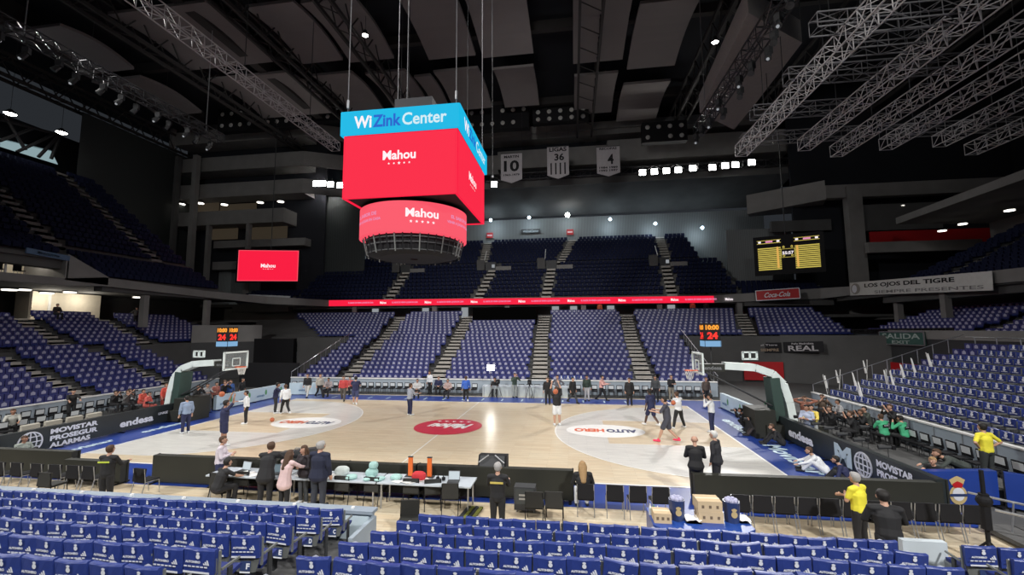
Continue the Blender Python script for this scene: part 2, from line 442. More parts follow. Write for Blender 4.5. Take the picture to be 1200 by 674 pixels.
for y in np.arange(-2, 14.3, 1.3): mb.rod((29.95, y, 3.2), (29.95, y, 4.5), .03, M_metal)
mb.rod((29.95, -2, 4.5), (29.95, 14.2, 4.5), .03, M_metal)
struct(mb, 'trim_right_stand_rails')
terrace('floor_right_upper_stand', -10, 29.4, 8, 33.2, .82, 4.1, .27, axis='x', sgn=1, base=.0, aisles=[(18.3, 19.3)])
fill(-10, 29, 8, 33.2, .82, 4.1, .27, PI/2, axis='x', sgn=1, aisles=[(18.3, 19.3)])

# dividing walls under the fixed tier and chamfered corners
mb = MB()
def wallseg(mb, a, b, z0, z1, m, t=.25):
    a = Vector((a[0], a[1])); b = Vector((b[0], b[1])); d = b-a; L = d.length; ang = math.atan2(d.y, d.x)
    mb.box(((a.x+b.x)/2, (a.y+b.y)/2, (z0+z1)/2), (L, t, z1-z0), m, rz=ang)
wallseg(mb, (17.4, 29.4), (26, 28.6), 0, 4.3, M_concd); wallseg(mb, (26, 28.6), (33.0, 25), 0, 4.4, M_concd)
wallseg(mb, (33.05, 25), (33.05, -10), 0, 4.75, M_dark); wallseg(mb, (33.0, 25), (33.0, -10), 4.2, 4.85, M_conc)
wallseg(mb, (-17.6, 29.4), (-23.5, 28.6), 0, 4.3, M_concd)
wallseg(mb, (-32.3, 18.5), (-32.3, 25), 0, 3.9, M_concd)
wallseg(mb, (-32.3, 24), (-28, 28.6), 3.9, 5.7, M_conc)
wallseg(mb, (-32.3, 24), (-28, 28.6), 0, 3.9, M_dark)
wallseg(mb, (-29.0, 28.0), (-29.2, 29.4), 0, 4.3, M_conc)
struct(mb, 'wall_corners')
# dark red wall panels low at the right corner
mb = MB(); wallseg(mb, (22.6, 28.45), (26, 28.3), .2, 1.9, M_signred, .08); wallseg(mb, (32.85, 25), (32.85, 15), .2, 2.2, M_signred, .08)
struct(mb, 'wall_red_panels')

# concourse behind the fixed tier + ring slab + upper tiers
RING = [(-33, -12, 9.35, 8.7), (-33, 13.2, 9.35, 8.75), (-33, 15.9, 9.75, 9.0), (-33, 26, 9.45, 8.75), (-31, 33, 9.3, 8.4), (-25.2, 37.5, 9.05, 8.2), (23, 37.5, 8.85, 8.0),
        (34.5, 37.5, 9.5, 8.3), (36, 34.5, 9.4, 8.5), (36, 10, 8.8, 7.9), (36, -10, 8.2, 7.3)]
mb = MB()
for i in range(len(RING)-1):
    (x0, y0, t0, b0), (x1, y1, t1, b1) = RING[i], RING[i+1]
    n = Vector((x0-0, y0-8)).normalized(); 
    def out(x, y):
        d = Vector((x, y-8)); d.normalize(); return (x+d.x*.35, y+d.y*.35)
    o0 = out(x0, y0); o1 = out(x1, y1)
    vs = [(x0, y0, b0), (x1, y1, b1), (x1, y1, t1), (x0, y0, t0), (*o0, b0), (*o1, b1), (*o1, t1), (*o0, t0)]
    mb.add(vs, [(0, 1, 2, 3), (7, 6, 5, 4), (3, 2, 6, 7), (0, 4, 5, 1), (0, 3, 7, 4), (1, 5, 6, 2)], M_conc)
struct(mb, 'trim_balcony_fascia')
mb = MB()
# soffit of the balcony (underside) and the concourse back walls
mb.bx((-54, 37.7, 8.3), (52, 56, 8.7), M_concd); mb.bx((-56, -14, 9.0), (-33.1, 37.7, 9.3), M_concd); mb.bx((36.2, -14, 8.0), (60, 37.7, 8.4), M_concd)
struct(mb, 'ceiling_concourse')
mb = MB()
mb.bx((-45, 42, 4.5), (45, 42.2, 8.6), M_conc); mb.bx((-45.2, -14, 4), (-45, 44, 9.2), M_concd); mb.bx((45, -14, 4), (45.2, 44, 8.6), M_conc)
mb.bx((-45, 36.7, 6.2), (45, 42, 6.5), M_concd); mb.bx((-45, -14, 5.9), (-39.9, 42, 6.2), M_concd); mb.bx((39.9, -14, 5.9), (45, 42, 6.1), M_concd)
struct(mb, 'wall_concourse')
mb = MB()
for x in (-22, -11, -1.5, 8, 17, 26): mb.bx((x-.3, 37.9, 6.4), (x+.3, 38.5, 8.4), M_conc)
for (x, y) in ((36.6, 24), (37.2, 30), (-33.6, 20), (-33.6, 27), (36.6, 12)): mb.bx((x-.25, y-.25, 5.5), (x+.25, y+.25, 8.5), M_conc)
struct(mb, 'trim_concourse_columns')
# lit doorways of the far concourse
for k, x in enumerate((-21, -13.6, -8, 4.4, 6.8, 11.6, 19.2)):
    mb = MB(); mb.bx((x-.45, 41.85, 6.5), (x+.45, 41.98, 8.1), M_dim)
    o = tag(mb.build('door_%d' % (k+1)), kind='structure')
# lit white room at the left concourse
mb = MB(); mb.bx((-43.2, 16.6, 6.2), (-43.0, 23.5, 8.9), M_roomlit)
mb.bx((-43.0, 18.9, 6.2), (-42.9, 19.1, 8.9), M_white); mb.bx((-43, 16.5, 6.2), (-41.5, 16.7, 8.9), M_roomlit); struct(mb, 'wall_lit_room')
lamp('POINT', (-41.6, 18.2, 8.3), None, 110, .3, color=(1, .93, .8)); lamp('POINT', (-41.6, 21.3, 8.3), None, 110, .3, color=(1, .93, .8))

# upper tiers
UFA = [(-17.5, -17.3), (-5.3, -4.4), (3.4, 3.9), (18.6, 19.2)]
def utier(name, x0, x1, rows, y0, run, z0, rise, axis, sgn, face, aisles, aw=1.2, thick=1.0, **k):
    terrace(name, x0, x1, rows, y0, run, z0, rise, axis=axis, sgn=sgn, base=None, aisles=aisles, aw=aw, sm=M_step if 'far' in name else M_conc)
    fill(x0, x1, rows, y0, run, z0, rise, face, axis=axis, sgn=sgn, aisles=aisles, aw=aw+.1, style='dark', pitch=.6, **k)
utier('floor_far_balcony', -31, 26.5, 9, 38.0, .78, 8.9, .60, 'y', 1, PI, UFA)
UFB = [(-19, -19.5), (-6.2, -7.0), (5.2, 6.8), (19.6, 20.3)]
utier('floor_far_balcony_top', -26, 24, 10, 45.1, .8, 14.4, .50, 'y', 1, PI, UFB)
utier('floor_left_balcony', 16, 29, 5, -33.3, .85, 9.6, .50, 'x', -1, -PI/2, [])
utier('floor_box_roof', -12, 13.5, 4, -33.4, 1.0, 11.1, .35, 'x', -1, -PI/2, [], )
LUA = [(15.8, 15.8), (25.2, 25.2)]
utier('floor_left_balcony_top', -12, 29, 17, -38.0, .85, 12.6, .66, 'x', -1, -PI/2, LUA)
utier('floor_right_balcony', -12, 31, 16, 36.6, .85, 8.4, .42, 'x', 1, PI/2, [(26, 27)])
utier('floor_corner_balcony_left', -40, -31.5, 4, 37.8, .85, 8.6, .5, 'y', 1, PI, [])
utier('floor_corner_balcony_right', 26.5, 36, 4, 37.8, .85, 8.6, .5, 'y', 1, PI, [])
# vomitory openings with low walls half-way up the far balcony
mb = MB()
for x in (-17.5, -4.8, 3.8, 18.9):
    s = 1 if x > 0 else -1
    mb.bx((x-.75, 44.0, 12.8), (x+.75, 44.4, 14.6), M_dark)
    mb.bx((x-1.9, 43.6, 13.4), (x-.8, 43.9, 14.9), M_concd); mb.bx((x+.8, 43.7, 13.3), (x+3.0, 44.0, 13.9), M_conc)
    mb.rod((x-.8, 43.6, 14.8), (x-.8, 45.2, 16.4), .05, M_white)
struct(mb, 'trim_balcony_openings')
mb = MB()
for x in (-4.4, 19.4): mb.box((x, 43.95, 14.0), (.4, .1, .45), M_dim)
struct(mb, 'trim_opening_glow')

# back wall, sloping soffit, balconies of the far side
mb = MB(); mb.bx((-34, 53.9, 12), (36, 54.2, 23.2), M_corr); struct(mb, 'wall_back')
mb = MB()
mb.add([(-36, 44.2, 25.4), (36, 44.2, 25.4), (36, 54, 23.6), (-36, 54, 23.6)], [(0, 1, 2, 3)], M_concd)
mb.bx((-36, 44.0, 25.3), (36, 44.4, 26.4), M_concd)
struct(mb, 'ceiling_back_soffit')
mb = MB()
def band(x0, x1, Y, y0, y1, px, m=None, dep=3):
    za = aty(px, y0, Y)[2]; zb = aty(px, y1, Y)[2]
    mb.bx((x0, Y, zb), (x1, Y+dep, za), m or M_conc)
band(-22, 36, 46, 150, 158, 600); band(-22, 36, 46.4, 158, 165, 600)
band(-22, -4, 46.5, 181, 203, 600); band(-4, 12, 45.6, 177, 198, 600); band(12, 36, 44.8, 172, 196, 600)
band(-34, 36, 49, 120, 225, 600, M_roof, 1)
# left tower of balconies
X0, X1 = -53.3, -31.7
for (a, b, x1) in ((153, 168, X1), (185, 201, X1), (216, 232, X1), (248, 264, -34.5)):
    band(X0, x1, 40, a, b, 240)
    if x1 == X1:
        za = aty(240, a, 40)[2]; zb = aty(240, b, 40)[2]
        mb.add([(X1, 40, zb), (-24, 44, zb), (-24, 44, za), (X1, 40, za), (X1, 40.4, zb), (-24, 44.4, zb), (-24, 44.4, za), (X1, 40.4, za)],
               [(0, 1, 2, 3), (7, 6, 5, 4), (0, 4, 5, 1), (3, 2, 6, 7)], M_conc)
struct(mb, 'wall_balcony_bands')
mb = MB()
mb.bx((-54, 43.2, 9), (-30, 43.5, 38), M_roof)
for x in (-53.8, -47.2, -40.6): mb.bx((x, 40.2, 9), (x+.5, 40.8, 21), M_conc)
mb.bx((-53.9, 39.6, 9), (-53.4, 40.2, 36), M_conc)
za = aty(240, 264, 40)[2]
mb.bx((-47, 41.5, 17.5), (-32, 43, 18.6), M_conc); mb.bx((-47, 41.5, 14.2), (-41, 43, 15.4), M_conc); mb.bx((-47, 42.8, 9), (-40, 43.1, 14.2), M_corr)
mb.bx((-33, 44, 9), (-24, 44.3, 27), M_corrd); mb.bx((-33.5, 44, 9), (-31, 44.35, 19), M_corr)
# hanging glass-box balconies right side
mb.add([(30.2, 45, 20.3), (37.5, 40.5, 20.6), (37.5, 40.5, 23.0), (30.2, 45, 22.9), (31, 46.5, 20.3), (40, 46.5, 20.6), (40, 46.5, 23), (31, 46.5, 22.9)],
       [(0, 1, 2, 3), (7, 6, 5, 4), (0, 4, 5, 1), (3, 2, 6, 7), (0, 3, 7, 4)], M_conc)
mb.bx((37.5, 40.4, 20.7), (60, 41.4, 22.3), M_conc); mb.bx((35, 43.2, 9), (60, 43.6, 38), M_roof)
mb.bx((39.6, 40, 9), (41.2, 41, 22), M_conc); mb.bx((41, 40.8, 16.6), (50, 41.2, 19.8), M_concd); mb.bx((40.5, 38.6, 13.6), (52, 39.2, 14.8), M_conc)
mb.bx((32, 42.5, 17.2), (39, 43, 18.6), M_concd)
mb.bx((42, 40.5, 14.8), (56, 40.7, 16.4), M_signred)
mb.bx((27, 44, 9), (35, 44.2, 18), M_corr)
struct(mb, 'wall_side_towers')
# left outer wall, platform and right canopy
mb = MB(); mb.bx((-58, -16, 9), (-57.6, 46, 30), M_roof)
mb.add([(-52.5, 27.0, 13), (-52.5, 44, 13), (-52.5, 44, 32), (-52.5, 27.0, 32)], [(0, 1, 2, 3)], M_corrd)
P0 = aty(95, 203, 36); P1 = aty(165, 199, 36); mb.bx((P0[0]-3, 36, P0[2]-.1), (P1[0], 40, P0[2]+.5), M_conc)
for k in range(7): mb.rod((P0[0]+(P1[0]-P0[0])*k/6, 36.1, P0[2]+.5), (P0[0]+(P1[0]-P0[0])*k/6, 36.1, P0[2]+1.8), .04, M_metal)
mb.rod((P0[0], 36.1, P0[2]+1.8), (P1[0], 36.1, P0[2]+1.8), .05, M_metal)
mb.bx((-48.5, 38.5, 12), (-47.8, 39.2, 31), M_conc); mb.bx((-51.5, 38.5, 12), (-51.0, 39.2, 31), M_concd)
struct(mb, 'wall_left')
mb = MB(); mb.bx((60, -16, 8), (60.4, 46, 38), M_roof)
mb.add([(42, 36.3, 16.3), (42, -6, 17.3), (42, -6, 18.2), (42, 36.3, 17.0), (58, 36.3, 15.8), (58, -6, 16.8)], [(0, 1, 2, 3), (0, 4, 5, 1)], M_conc)
mb.bx((50.6, -14, 10), (51, 36, 16.5), M_conc)
struct(mb, 'wall_right')
mb = MB(); mb.bx((-60, 48.6, 25), (60, 49, 40), M_roof); struct(mb, 'wall_far_upper')

# ================================================================= ROOF
mb = MB(); mb.bx((-62, -20, 37.4), (62, 50, 37.8), M_roof); struct(mb, 'ceiling')
K = (34-CZ)/(26-CZ)
def up(x, y): return (CX+(x-CX)*K, CY+(y-CY)*K)
PANELS = [(-32.8, -27.7, 7.6, 12.6), (-33, -28.3, 13.6, 19.5), (-23.4, -16.1, 7.2, 13.4), (-23.2, -15.8, 14.8, 21.4), (-14.0, -10.6, 8.0, 14.0), (-14.0, -10.6, 1, 7),
          (-10.2, -6.6, 8.2, 14.4), (-10, -6.6, 1, 7.4), (-9.8, -6.4, 16, 22.4), (-14.2, -10.8, 15.6, 21.8), (-4.0, -.3, 7, 15), (-4.2, -.5, 16.6, 22.8), (.2, 4.1, 7.5, 15.4), (.7, 3.95, 17.0, 23),
          (7.1, 10.9, 8, 17.2), (7.2, 10.75, 18.9, 25.4), (11.4, 15.1, 11.5, 18.6), (11.4, 15.3, 20.8, 27.4), (11.4, 15.0, 4, 11.1), (-6.0, -4.6, 17, 23)]
# camera sees the undersides: each panel is a shallow vaulted slab hung from the roof
for k, (x0, x1, y0, y1) in enumerate(PANELS):
    a = up(x0, y0); b = up(x1, y1); mb = MB(); n = 8
    vs = []; fs = []
    for i in range(n+1):
        t = i/n; y = a[1]+(b[1]-a[1])*t; z = 34+.55*math.sin(PI*t)
        vs += [(a[0], y, z), (b[0], y, z), (a[0], y, z+.3), (b[0], y, z+.3)]
    for i in range(n):
        q = 4*i; fs += [(q, q+1, q+5, q+4), (q+2, q+6, q+7, q+3), (q, q+4, q+6, q+2), (q+1, q+3, q+7, q+5)]
    fs += [(0, 2, 3, 1), (4*n, 4*n+1, 4*n+3, 4*n+2)]
    mb.add(vs, fs, M_panel)
    for hx in (a[0]+1, b[0]-1): mb.rod((hx, (a[1]+b[1])/2, 34.6), (hx, (a[1]+b[1])/2, 37.3), .03, M_dark)
    cols = {True: 'left', False: 'right'}
    row = 'front' if y0 < 9.9 else ('middle' if y0 < 15 else 'rear')
    tag(mb.build('acoustic_panel'), 'grey vaulted ceiling panel in the %s row, %d metres %s of the hanging video cube' % (row, round(abs(a[0]+1)), 'left' if a[0] < -1 else 'right'), 'ceiling panel', 'acoustic ceiling panels')
# tilted pale box panels at the right
mb = MB()
for (pa, pb, pc, pd) in (((877, 15), (905, 35), (857, 152), (818, 132)),):
    P = [atz(*q, 24) for q in (pa, (940, 50), (888, 118), (860, 152), (820, 132))]
n_ = len(P)
mb.add([tuple(p) for p in P]+[(p[0], p[1], p[2]+1.6) for p in P], [tuple(range(n_)), tuple(range(2*n_-1, n_-1, -1))]+[(i, (i+1) % n_, n_+(i+1) % n_, n_+i) for i in range(n_)], mat('box_panel', (.30, .28, .27), .85))
for q in (0, 1, 3): mb.rod(tuple(P[q]+np.array([0, 0, 1.6])), (P[q][0], P[q][1], 37.4), .04, M_dark)
tag(mb.build('speaker_baffle'), 'large pale slanted box panel hanging behind the black lighting truss at upper right', 'panel')
# girders running away from the camera
mb = MB()
def girder(xw, w_=1.2, z=32.5, h=2.4, m=None, y0=-14, y1=45):
    m = m or M_girder
    for s in (-1, 1):
        mb.bx((xw+s*w_/2-.12, y0, z), (xw+s*w_/2+.12, y1, z+.35), m); mb.bx((xw+s*w_/2-.12, y0, z+h), (xw+s*w_/2+.12, y1, z+h+.3), m)
    y = y0
    while y < y1-2:
        for s in (-1, 1):
            mb.rod((xw+s*w_/2, y, z+.2), (xw+s*w_/2, y+1.5, z+h), .07, m, n=4); mb.rod((xw+s*w_/2, y+1.5, z+h), (xw+s*w_/2, y+3, z+.2), .07, m, n=4)
        mb.rod((xw-w_/2, y, z+.2), (xw+w_/2, y+1.5, z+.2), .05, m, n=4)
        y += 3
for xw in (-54, -34.2, -22.3, -13.6, 8.8, 21.5, 33, 44): girder(xw, 2.0 if xw == 8.8 else 1.4)
for yw in (3.5, 25.8, 40.5):
    mb.bx((-58, yw, 35.6), (58, yw+.6, 36.6), M_girder)
# solid deep beams at left
for xw in (-27.5, -47): mb.bx((xw-.5, -14, 34.2), (xw+.5, 38, 37.2), M_girder)
struct(mb, 'trim_roof_girders')

# ================================================================= SMALLER HELPERS FOR HANGING THINGS
def box_truss(mb, a, b, w_=.9, h=.9, seg=1.1, m=None, rc=.055, rd=.035):
    a = Vector(a); b = Vector(b); d = (b-a); L = d.length; d.normalize()
    side = d.cross(Vector((0, 0, 1))).normalized(); upv = side.cross(d)
    cs = [(-w_/2, -h/2), (w_/2, -h/2), (w_/2, h/2), (-w_/2, h/2)]
    P = lambda t, c: a+d*t+side*c[0]+upv*c[1]
    for c in cs: mb.rod(P(0, c), P(L, c), rc, m, n=4)
    n = max(1, int(L/seg))
    for i in range(n):
        t0 = L*i/n; t1 = L*(i+1)/n
        for j in range(4):
            c0, c1 = cs[j], cs[(j+1) % 4]
            mb.rod(P(t0, c0), P(t0, c1), rd, m, n=3, caps=False)
            mb.rod(P(t0, c0 if i % 2 else c1), P(t1, c1 if i % 2 else c0), rd, m, n=3, caps=False)
    for j in range(4): mb.rod(P(L, cs[j]), P(L, cs[(j+1) % 4]), rd, m, n=3)

# right hand pre-rigged silver trusses
RT_L = [(19.3, -6, 17.6), (23.4, -4, 17.2), (26.4, -2, 18.8), (29.2, 0, 18.0), (32.6, 2, 18.0), (36.2, 6, 20.0)]
RT_W = ['nearest the court', 'second from the court', 'third from the court', 'fourth from the court', 'fifth from the court', 'nearest the right wall']
for k, (x, y0, y1) in enumerate(RT_L):
    mb = MB(); box_truss(mb, (x, y0, 18.2), (x, y1, 18.2), m=M_truss, rc=.035, rd=.024, seg=.8, w_=.8, h=.8)
    for y in (y0+5, y1-4): mb.rod((x, y, 18.6), (x, y, 37.3), .025, M_dark, n=4)
    tag(mb.build('lighting_truss'), 'long silver box truss over the right stand, %s' % RT_W[k], 'truss', 'silver trusses over the right stand')
for k, (y, x0, x1) in enumerate([(4.9, 17.8, 24), (6.8, 20.6, 24.5), (9.2, 18.6, 27), (13.2, 18.4, 24.4), (17.4, 19.3, 27.4), (17.7, 28.9, 37.5)]):
    mb = MB(); box_truss(mb, (x0, y, 18.9+.02*k), (x1, y, 18.9+.02*k), .7, .7, m=M_truss2, rc=.04, rd=.022)
    mb.rod((x0+2, y, 19.2), (x0+2, y, 37.3), .025, M_dark, n=4)
    tag(mb.build('cross_truss'), 'silver cross truss lying over the long trusses, %s from the far end' % ['sixth', 'fifth', 'fourth', 'third', 'first', 'second'][k], 'truss', 'cross trusses over the right stand')
# diagonal bright truss at left
mb = MB(); box_truss(mb, (-17.3, -2, 24), (-17.3, 24.5, 24), .85, .85, .9, m=M_truss, rc=.045, rd=.028)
for y in (4, 12, 20): mb.rod((-17.3, y, 24.5), (-17.3, y, 37.3), .03, M_dark, n=4)
tag(mb.build('lighting_truss'), 'bright silver box truss crossing the upper left towards the video cube', 'truss')
# black fixture rigs
def fixture(mb, x, y, z, m=M_dark, lampm=None):
    mb.rod((x, y, z), (x, y, z-.35), .03, m, n=4); mb.box((x, y, z-.5), (.32, .32, .4), m, rz=.5); mb.rod((x, y, z-.7), (x-.15, y-.2, z-1.1), .16, m, r2=.2, n=8)
    if lampm: mb.ball((x-.16, y-.2, z-1.12), .09, lampm, 5)
def fixture_rig(name, a, b, n, label):
    root = empty(name, a, label, 'lighting rig')
    A = Vector(a); mb = MB(); box_truss(mb, (0, 0, 0), tuple(Vector(b)-A), .8, .8, 1.0, m=M_trussd)
    D = Vector(b)-A
    for t in (.1, .9): p = D*t; mb.rod(tuple(p), (p.x, p.y, 37-a[2]), .04, M_metal, n=4)
    mb.build('truss', root)
    for i in range(n):
        p = D*((i+.5)/n); m2 = MB(); fixture(m2, p.x+random.uniform(-.5, .5), p.y, p.z-.3, M_dark, M_dim if i % 2 else None); m2.build('spotlight', root)
fixture_rig('fixture_rig', (-27.5, 4, 24), (-27.5, 21, 24), 12, 'black truss hung with spotlights at upper left below the long silver truss')
fixture_rig('fixture_rig', (17.9, 2.5, 22), (17.7, 22.1, 22), 14, 'black truss hung with spotlights at upper right in front of the pale box panel')
# catwalk with projectors along the far side
mb = MB(); box_truss(mb, (-33, 43.6, 26.7), (35, 43.6, 26.7), .6, .9, 1.4, m=M_trussd, rc=.06, rd=.04)
struct(mb, 'trim_far_catwalk')
def spot_heads(pts, lab, grp, m=M_lamp, r=.42, Y=43.2, each=None):
    for k, (px, py) in enumerate(pts):
        P = aty(px, py, Y); mb = MB(); mb.box((0, .35, 0), (r*2.2, .5, r*2), M_dark); mb.box((0, .06, 0), (r*1.9, .12, r*1.7), m)
        mb.rod((0, .4, r), (0, .4, r+.5), .05, M_dark)
        tag(mb.build('floodlight', loc=tuple(P)), lab % ORD[k] if '%s' in lab else lab, 'floodlight', grp)
spot_heads([(753, 202), (767, 201), (781, 200), (795, 199), (812, 197), (835, 196), (850, 194), (862, 193), (881, 190)], 'bright floodlight on the far catwalk, %s from the left in the right-hand bank', 'right floodlight bank')
spot_heads([(370, 215), (378, 215), (387, 216), (398, 217)], 'bright floodlight beside the video cube, %s from the left in the left bank', 'left floodlight bank', Y=37.5)
spot_heads([(579, 216)], 'single bright floodlight between the video cube and the first banner', None)
for (px, py, Y, r, lab) in ((428, 41, 20, .30, 'bright round lamp hanging alone above the video cube'), (838, 49, 22, .30, 'bright round lamp hanging alone at upper right beside the box panel'),
                            (12, 133, 20, .55, 'bright lamp at the left edge above the upper seats'), (72, 155, 24, .55, 'bright lamp above the stair end of the upper left seats')):
    P = aty(px, py, Y); mb = MB(); mb.lathe([(.001, .5), (.15, .45), (r, 0), (r*.9, -.05)], M_dark, n=14); mb.disc(0, 0, -.03, r*.9, r*.9, M_lamp, 16)
    mb.ball((0, 0, -.03), r*.7, M_lamp, 8, (1, 1, .5)); mb.rod((0, 0, .4), (0, 0, 36.9-P[2]), .02, M_dark, n=4)
    tag(mb.build('pendant_lamp', loc=tuple(P)), lab, 'lamp')
# small cool lamps on the top wall
for k, (px, py) in enumerate(((575, 258), (620, 255), (665, 252), (715, 257), (768, 262), (823, 267), (418, 278), (467, 293))):
    P = aty(px, py, 50.5); mb = MB(); r = .36 if k == 2 else .24
    mb.box((0, .2, .15), (.5, .4, .25), M_dark); mb.ball((0, 0, 0), r, M_lamp if k == 2 else M_lampc, 6); 
    tag(mb.build('wall_lamp', loc=tuple(P)), 'cool white lamp on the top back wall, %s' % ['above the left red sign', 'above the dark name board', 'brightest one in the middle', 'right of the brightest one', 'over the right stair', 'farthest right', 'far left beside the cube', 'low beside the cube ring'][k], 'wall lamp', 'lamps on the top back wall')
    if k < 8: lamp('POINT', (P[0], 51.8, P[2]-.5), None, 170 if k != 2 else 120, .2, color=(.75, .9, 1))
# signs on the back wall
for k, (px, py) in enumerate(((574, 276), (668, 272))):
    P = aty(px, py, 53.6); mb = MB(); mb.box((0, 0, 0), (1.1, .1, .9), M_signred); mb.box((0, -.06, 0), (.8, .02, .25), mat('sign_pale', (.7, .5, .5)))
    tag(mb.build('wall_sign', loc=tuple(P)), 'small red sign at the top of the balcony stairs, %s' % ['left one under the lamp', 'right one under the brightest lamp'][k], 'sign')
P = aty(622, 271, 53.6); mb = MB(); mb.box((0, 0, 0), (3.1, .12, .7), M_dark)
text(mb, 'WiZinkCenter', frame((0, -.07, 0), (1, 0, 0), (0, 0, 1)), 2.6, .35, mat('letters_grey', (.35, .4, .42)), .02)
tag(mb.build('wall_sign', loc=tuple(P)), 'dark name board on the top wall between the two red signs', 'sign')
# black speaker arrays with rows of round white cones
for (x0, x1, y0, y1, Y, lab) in ((256, 352, 128, 147, 36.5, 'black box with two rows of pale dots above the left balconies'), (535, 620, 127, 149, 40, 'black box with two rows of pale dots right of the video cube'),
                                 (624, 690, 128, 140, 40, 'black box with one row of pale dots above the middle banner'), (752, 806, 144, 164, 41, 'black box with two rows of pale dots above the right floodlights'),
                                 (358, 400, 125, 140, 37, 'small black box with pale dots left of the video cube')):
    A = aty(x0, y0, Y); B = aty(x1, y1, Y); root = empty('cone_array', ((A[0]+B[0])/2, Y, (A[2]+B[2])/2), lab, 'speaker array')
    W = B[0]-A[0]; H = A[2]-B[2]; m1 = MB(); m1.box((0, .5, 0), (W, 1.0, H), M_black); m1.build('case', root)
    nx = max(3, int(W/1.35)); nz = 2 if H > 1.6 else 1
    for i in range(nx):
        for j in range(nz):
            if random.random() < .12: continue
            m2 = MB(); m2.ball((-W/2+W*(i+.5)/nx, -.02, -H/2+H*(j+.5)/nz), .30, mat('cone_white', (.5, .5, .48)), 6, (1, .4, 1)); m2.build('cone', root)
# retired-number banners
def hbanner(x0, y0, x1, y1, lines, lab, point=True):
    A = aty(x0, y0, 40); B = aty(x1, y1, 40); W = B[0]-A[0]; H = A[2]-B[2]
    root = empty('championship_banner', ((A[0]+B[0])/2, 40, A[2]), lab, 'banner', 'banners above the far stand')
    mb = MB(); poly = [(-W/2, 0), (W/2, 0), (W/2, -H*.88), (0, -H), (-W/2, -H*.88)]
    mb.prism(poly, 'y', -.02, .02, M_bannerw); mb.rod((-W/2, 0, .05), (W/2, 0, .05), .04, M_dark)
    for x in (-W/2, W/2): mb.rod((x, 0, .05), (x, 0, 36.9-A[2]), .012, M_dark, n=4)
    mb.build('cloth', root)
    ml = MB()
    for (t, u, v, ww, hh) in lines: text(ml, t, frame((u*W, -.03, -v*H), (1, 0, 0), (0, 0, 1)), ww*W, hh*H, M_black, .03)
    ml.build('lettering', root)
hbanner(587, 181, 612, 214, [('MARTIN', 0, .10, .7, .09), ('10', 0, .42, .72, .38), ('1962-1979', 0, .72, .75, .07)], 'grey-white banner with a large 10, left of the three')
hbanner(641, 173, 667, 209, [('LIGAS', 0, .08, .8, .13), ('36', .06, .32, .45, .22), ('I I I I', 0, .68, .7, .36)], 'grey-white banner with LIGAS and 36, middle of the three')
hbanner(699, 173, 727, 206, [('RECOPAS', 0, .06, .75, .08), ('4', .1, .42, .26, .34), ('1984 1989', 0, .70, .8, .07), ('1992 1997', 0, .80, .8, .07)], 'grey-white banner with a large 4, right of the three')

# ================================================================= VIDEO CUBE
CXL, CXR, CYN, CYF = -3.87, 1.66, 3.0, 8.9
ZT, ZM, ZB = 15.42, 14.28, 11.25
vc = empty('video_cube', ((CXL+CXR)/2, (CYN+CYF)/2, ZB), 'big hanging scoreboard cube with red screens and cyan top band', 'scoreboard')
ox, oy, oz = vc.location
mb = MB(); mb.bx((CXL-ox+.1, CYN-oy+.1, .05), (CXR-ox-.1, CYF-oy-.1, ZT-ZB-.05), M_black)
mb.bx((-1.1, -1.1, ZT-ZB), (.9, .9, ZT-ZB+1.6), M_trussd); mb.build('housing', vc)
def screen(mb, T, W, H, m, d=.12):
    mb.box((0, 0, -d/2), (W, H, d), m, T=T)
W = CXR-CXL; D = CYF-CYN
mr = MB(); H = ZM-ZB
faces = [((ox-ox, CYN-oy, H/2), (1, 0, 0), W), ((CXR-ox, 0, H/2), (0, 1, 0), D), ((0, CYF-oy, H/2), (-1, 0, 0), W), ((CXL-ox, 0, H/2), (0, -1, 0), D)]
for k, (c, xd, wd) in enumerate(faces):
    T = frame(c, xd, (0, 0, 1)); s = MB(); screen(s, T, wd, H, M_red)
    f = s.build('red_screen', vc)
    l = MB(); T2 = frame((c[0]-xd[0]*.0, c[1], c[2]+.45) if k != 1 else (c[0], c[1], c[2]+.1), xd, (0, 0, 1)); mahou(l, T2, 1.6, M_ewhite, .012); l.build('lettering', f)
HB = ZT-ZM
for k, (c, xd, wd) in enumerate(faces):
    o_ = .14; n = Vector(xd).cross(Vector((0, 0, 1)))
    c2 = (c[0]+n.x*o_, c[1]+n.y*o_, ZM-ZB+HB/2)
    T = frame(c2, xd, (0, 0, 1)); s = MB(); screen(s, T, wd+.2, HB, M_cyan); f = s.build('cyan_band', vc)
    l = MB()
    kk = wd/5.6
    text(l, 'Wi', frame(tuple(Vector(c2)-Vector(xd)*1.78*kk), xd, (0, 0, 1)), .88*kk, .60, M_ewhite, .03, .012)
    text(l, 'Zink', frame(tuple(Vector(c2)-Vector(xd)*.58*kk), xd, (0, 0, 1)), 1.40*kk, .60, M_eblue, .03, .012)
    text(l, 'Center', frame(tuple(Vector(c2)+Vector(xd)*1.25*kk), xd, (0, 0, 1)), 2.15*kk, .60, M_epale, .02, .012)
    l.build('lettering', f)
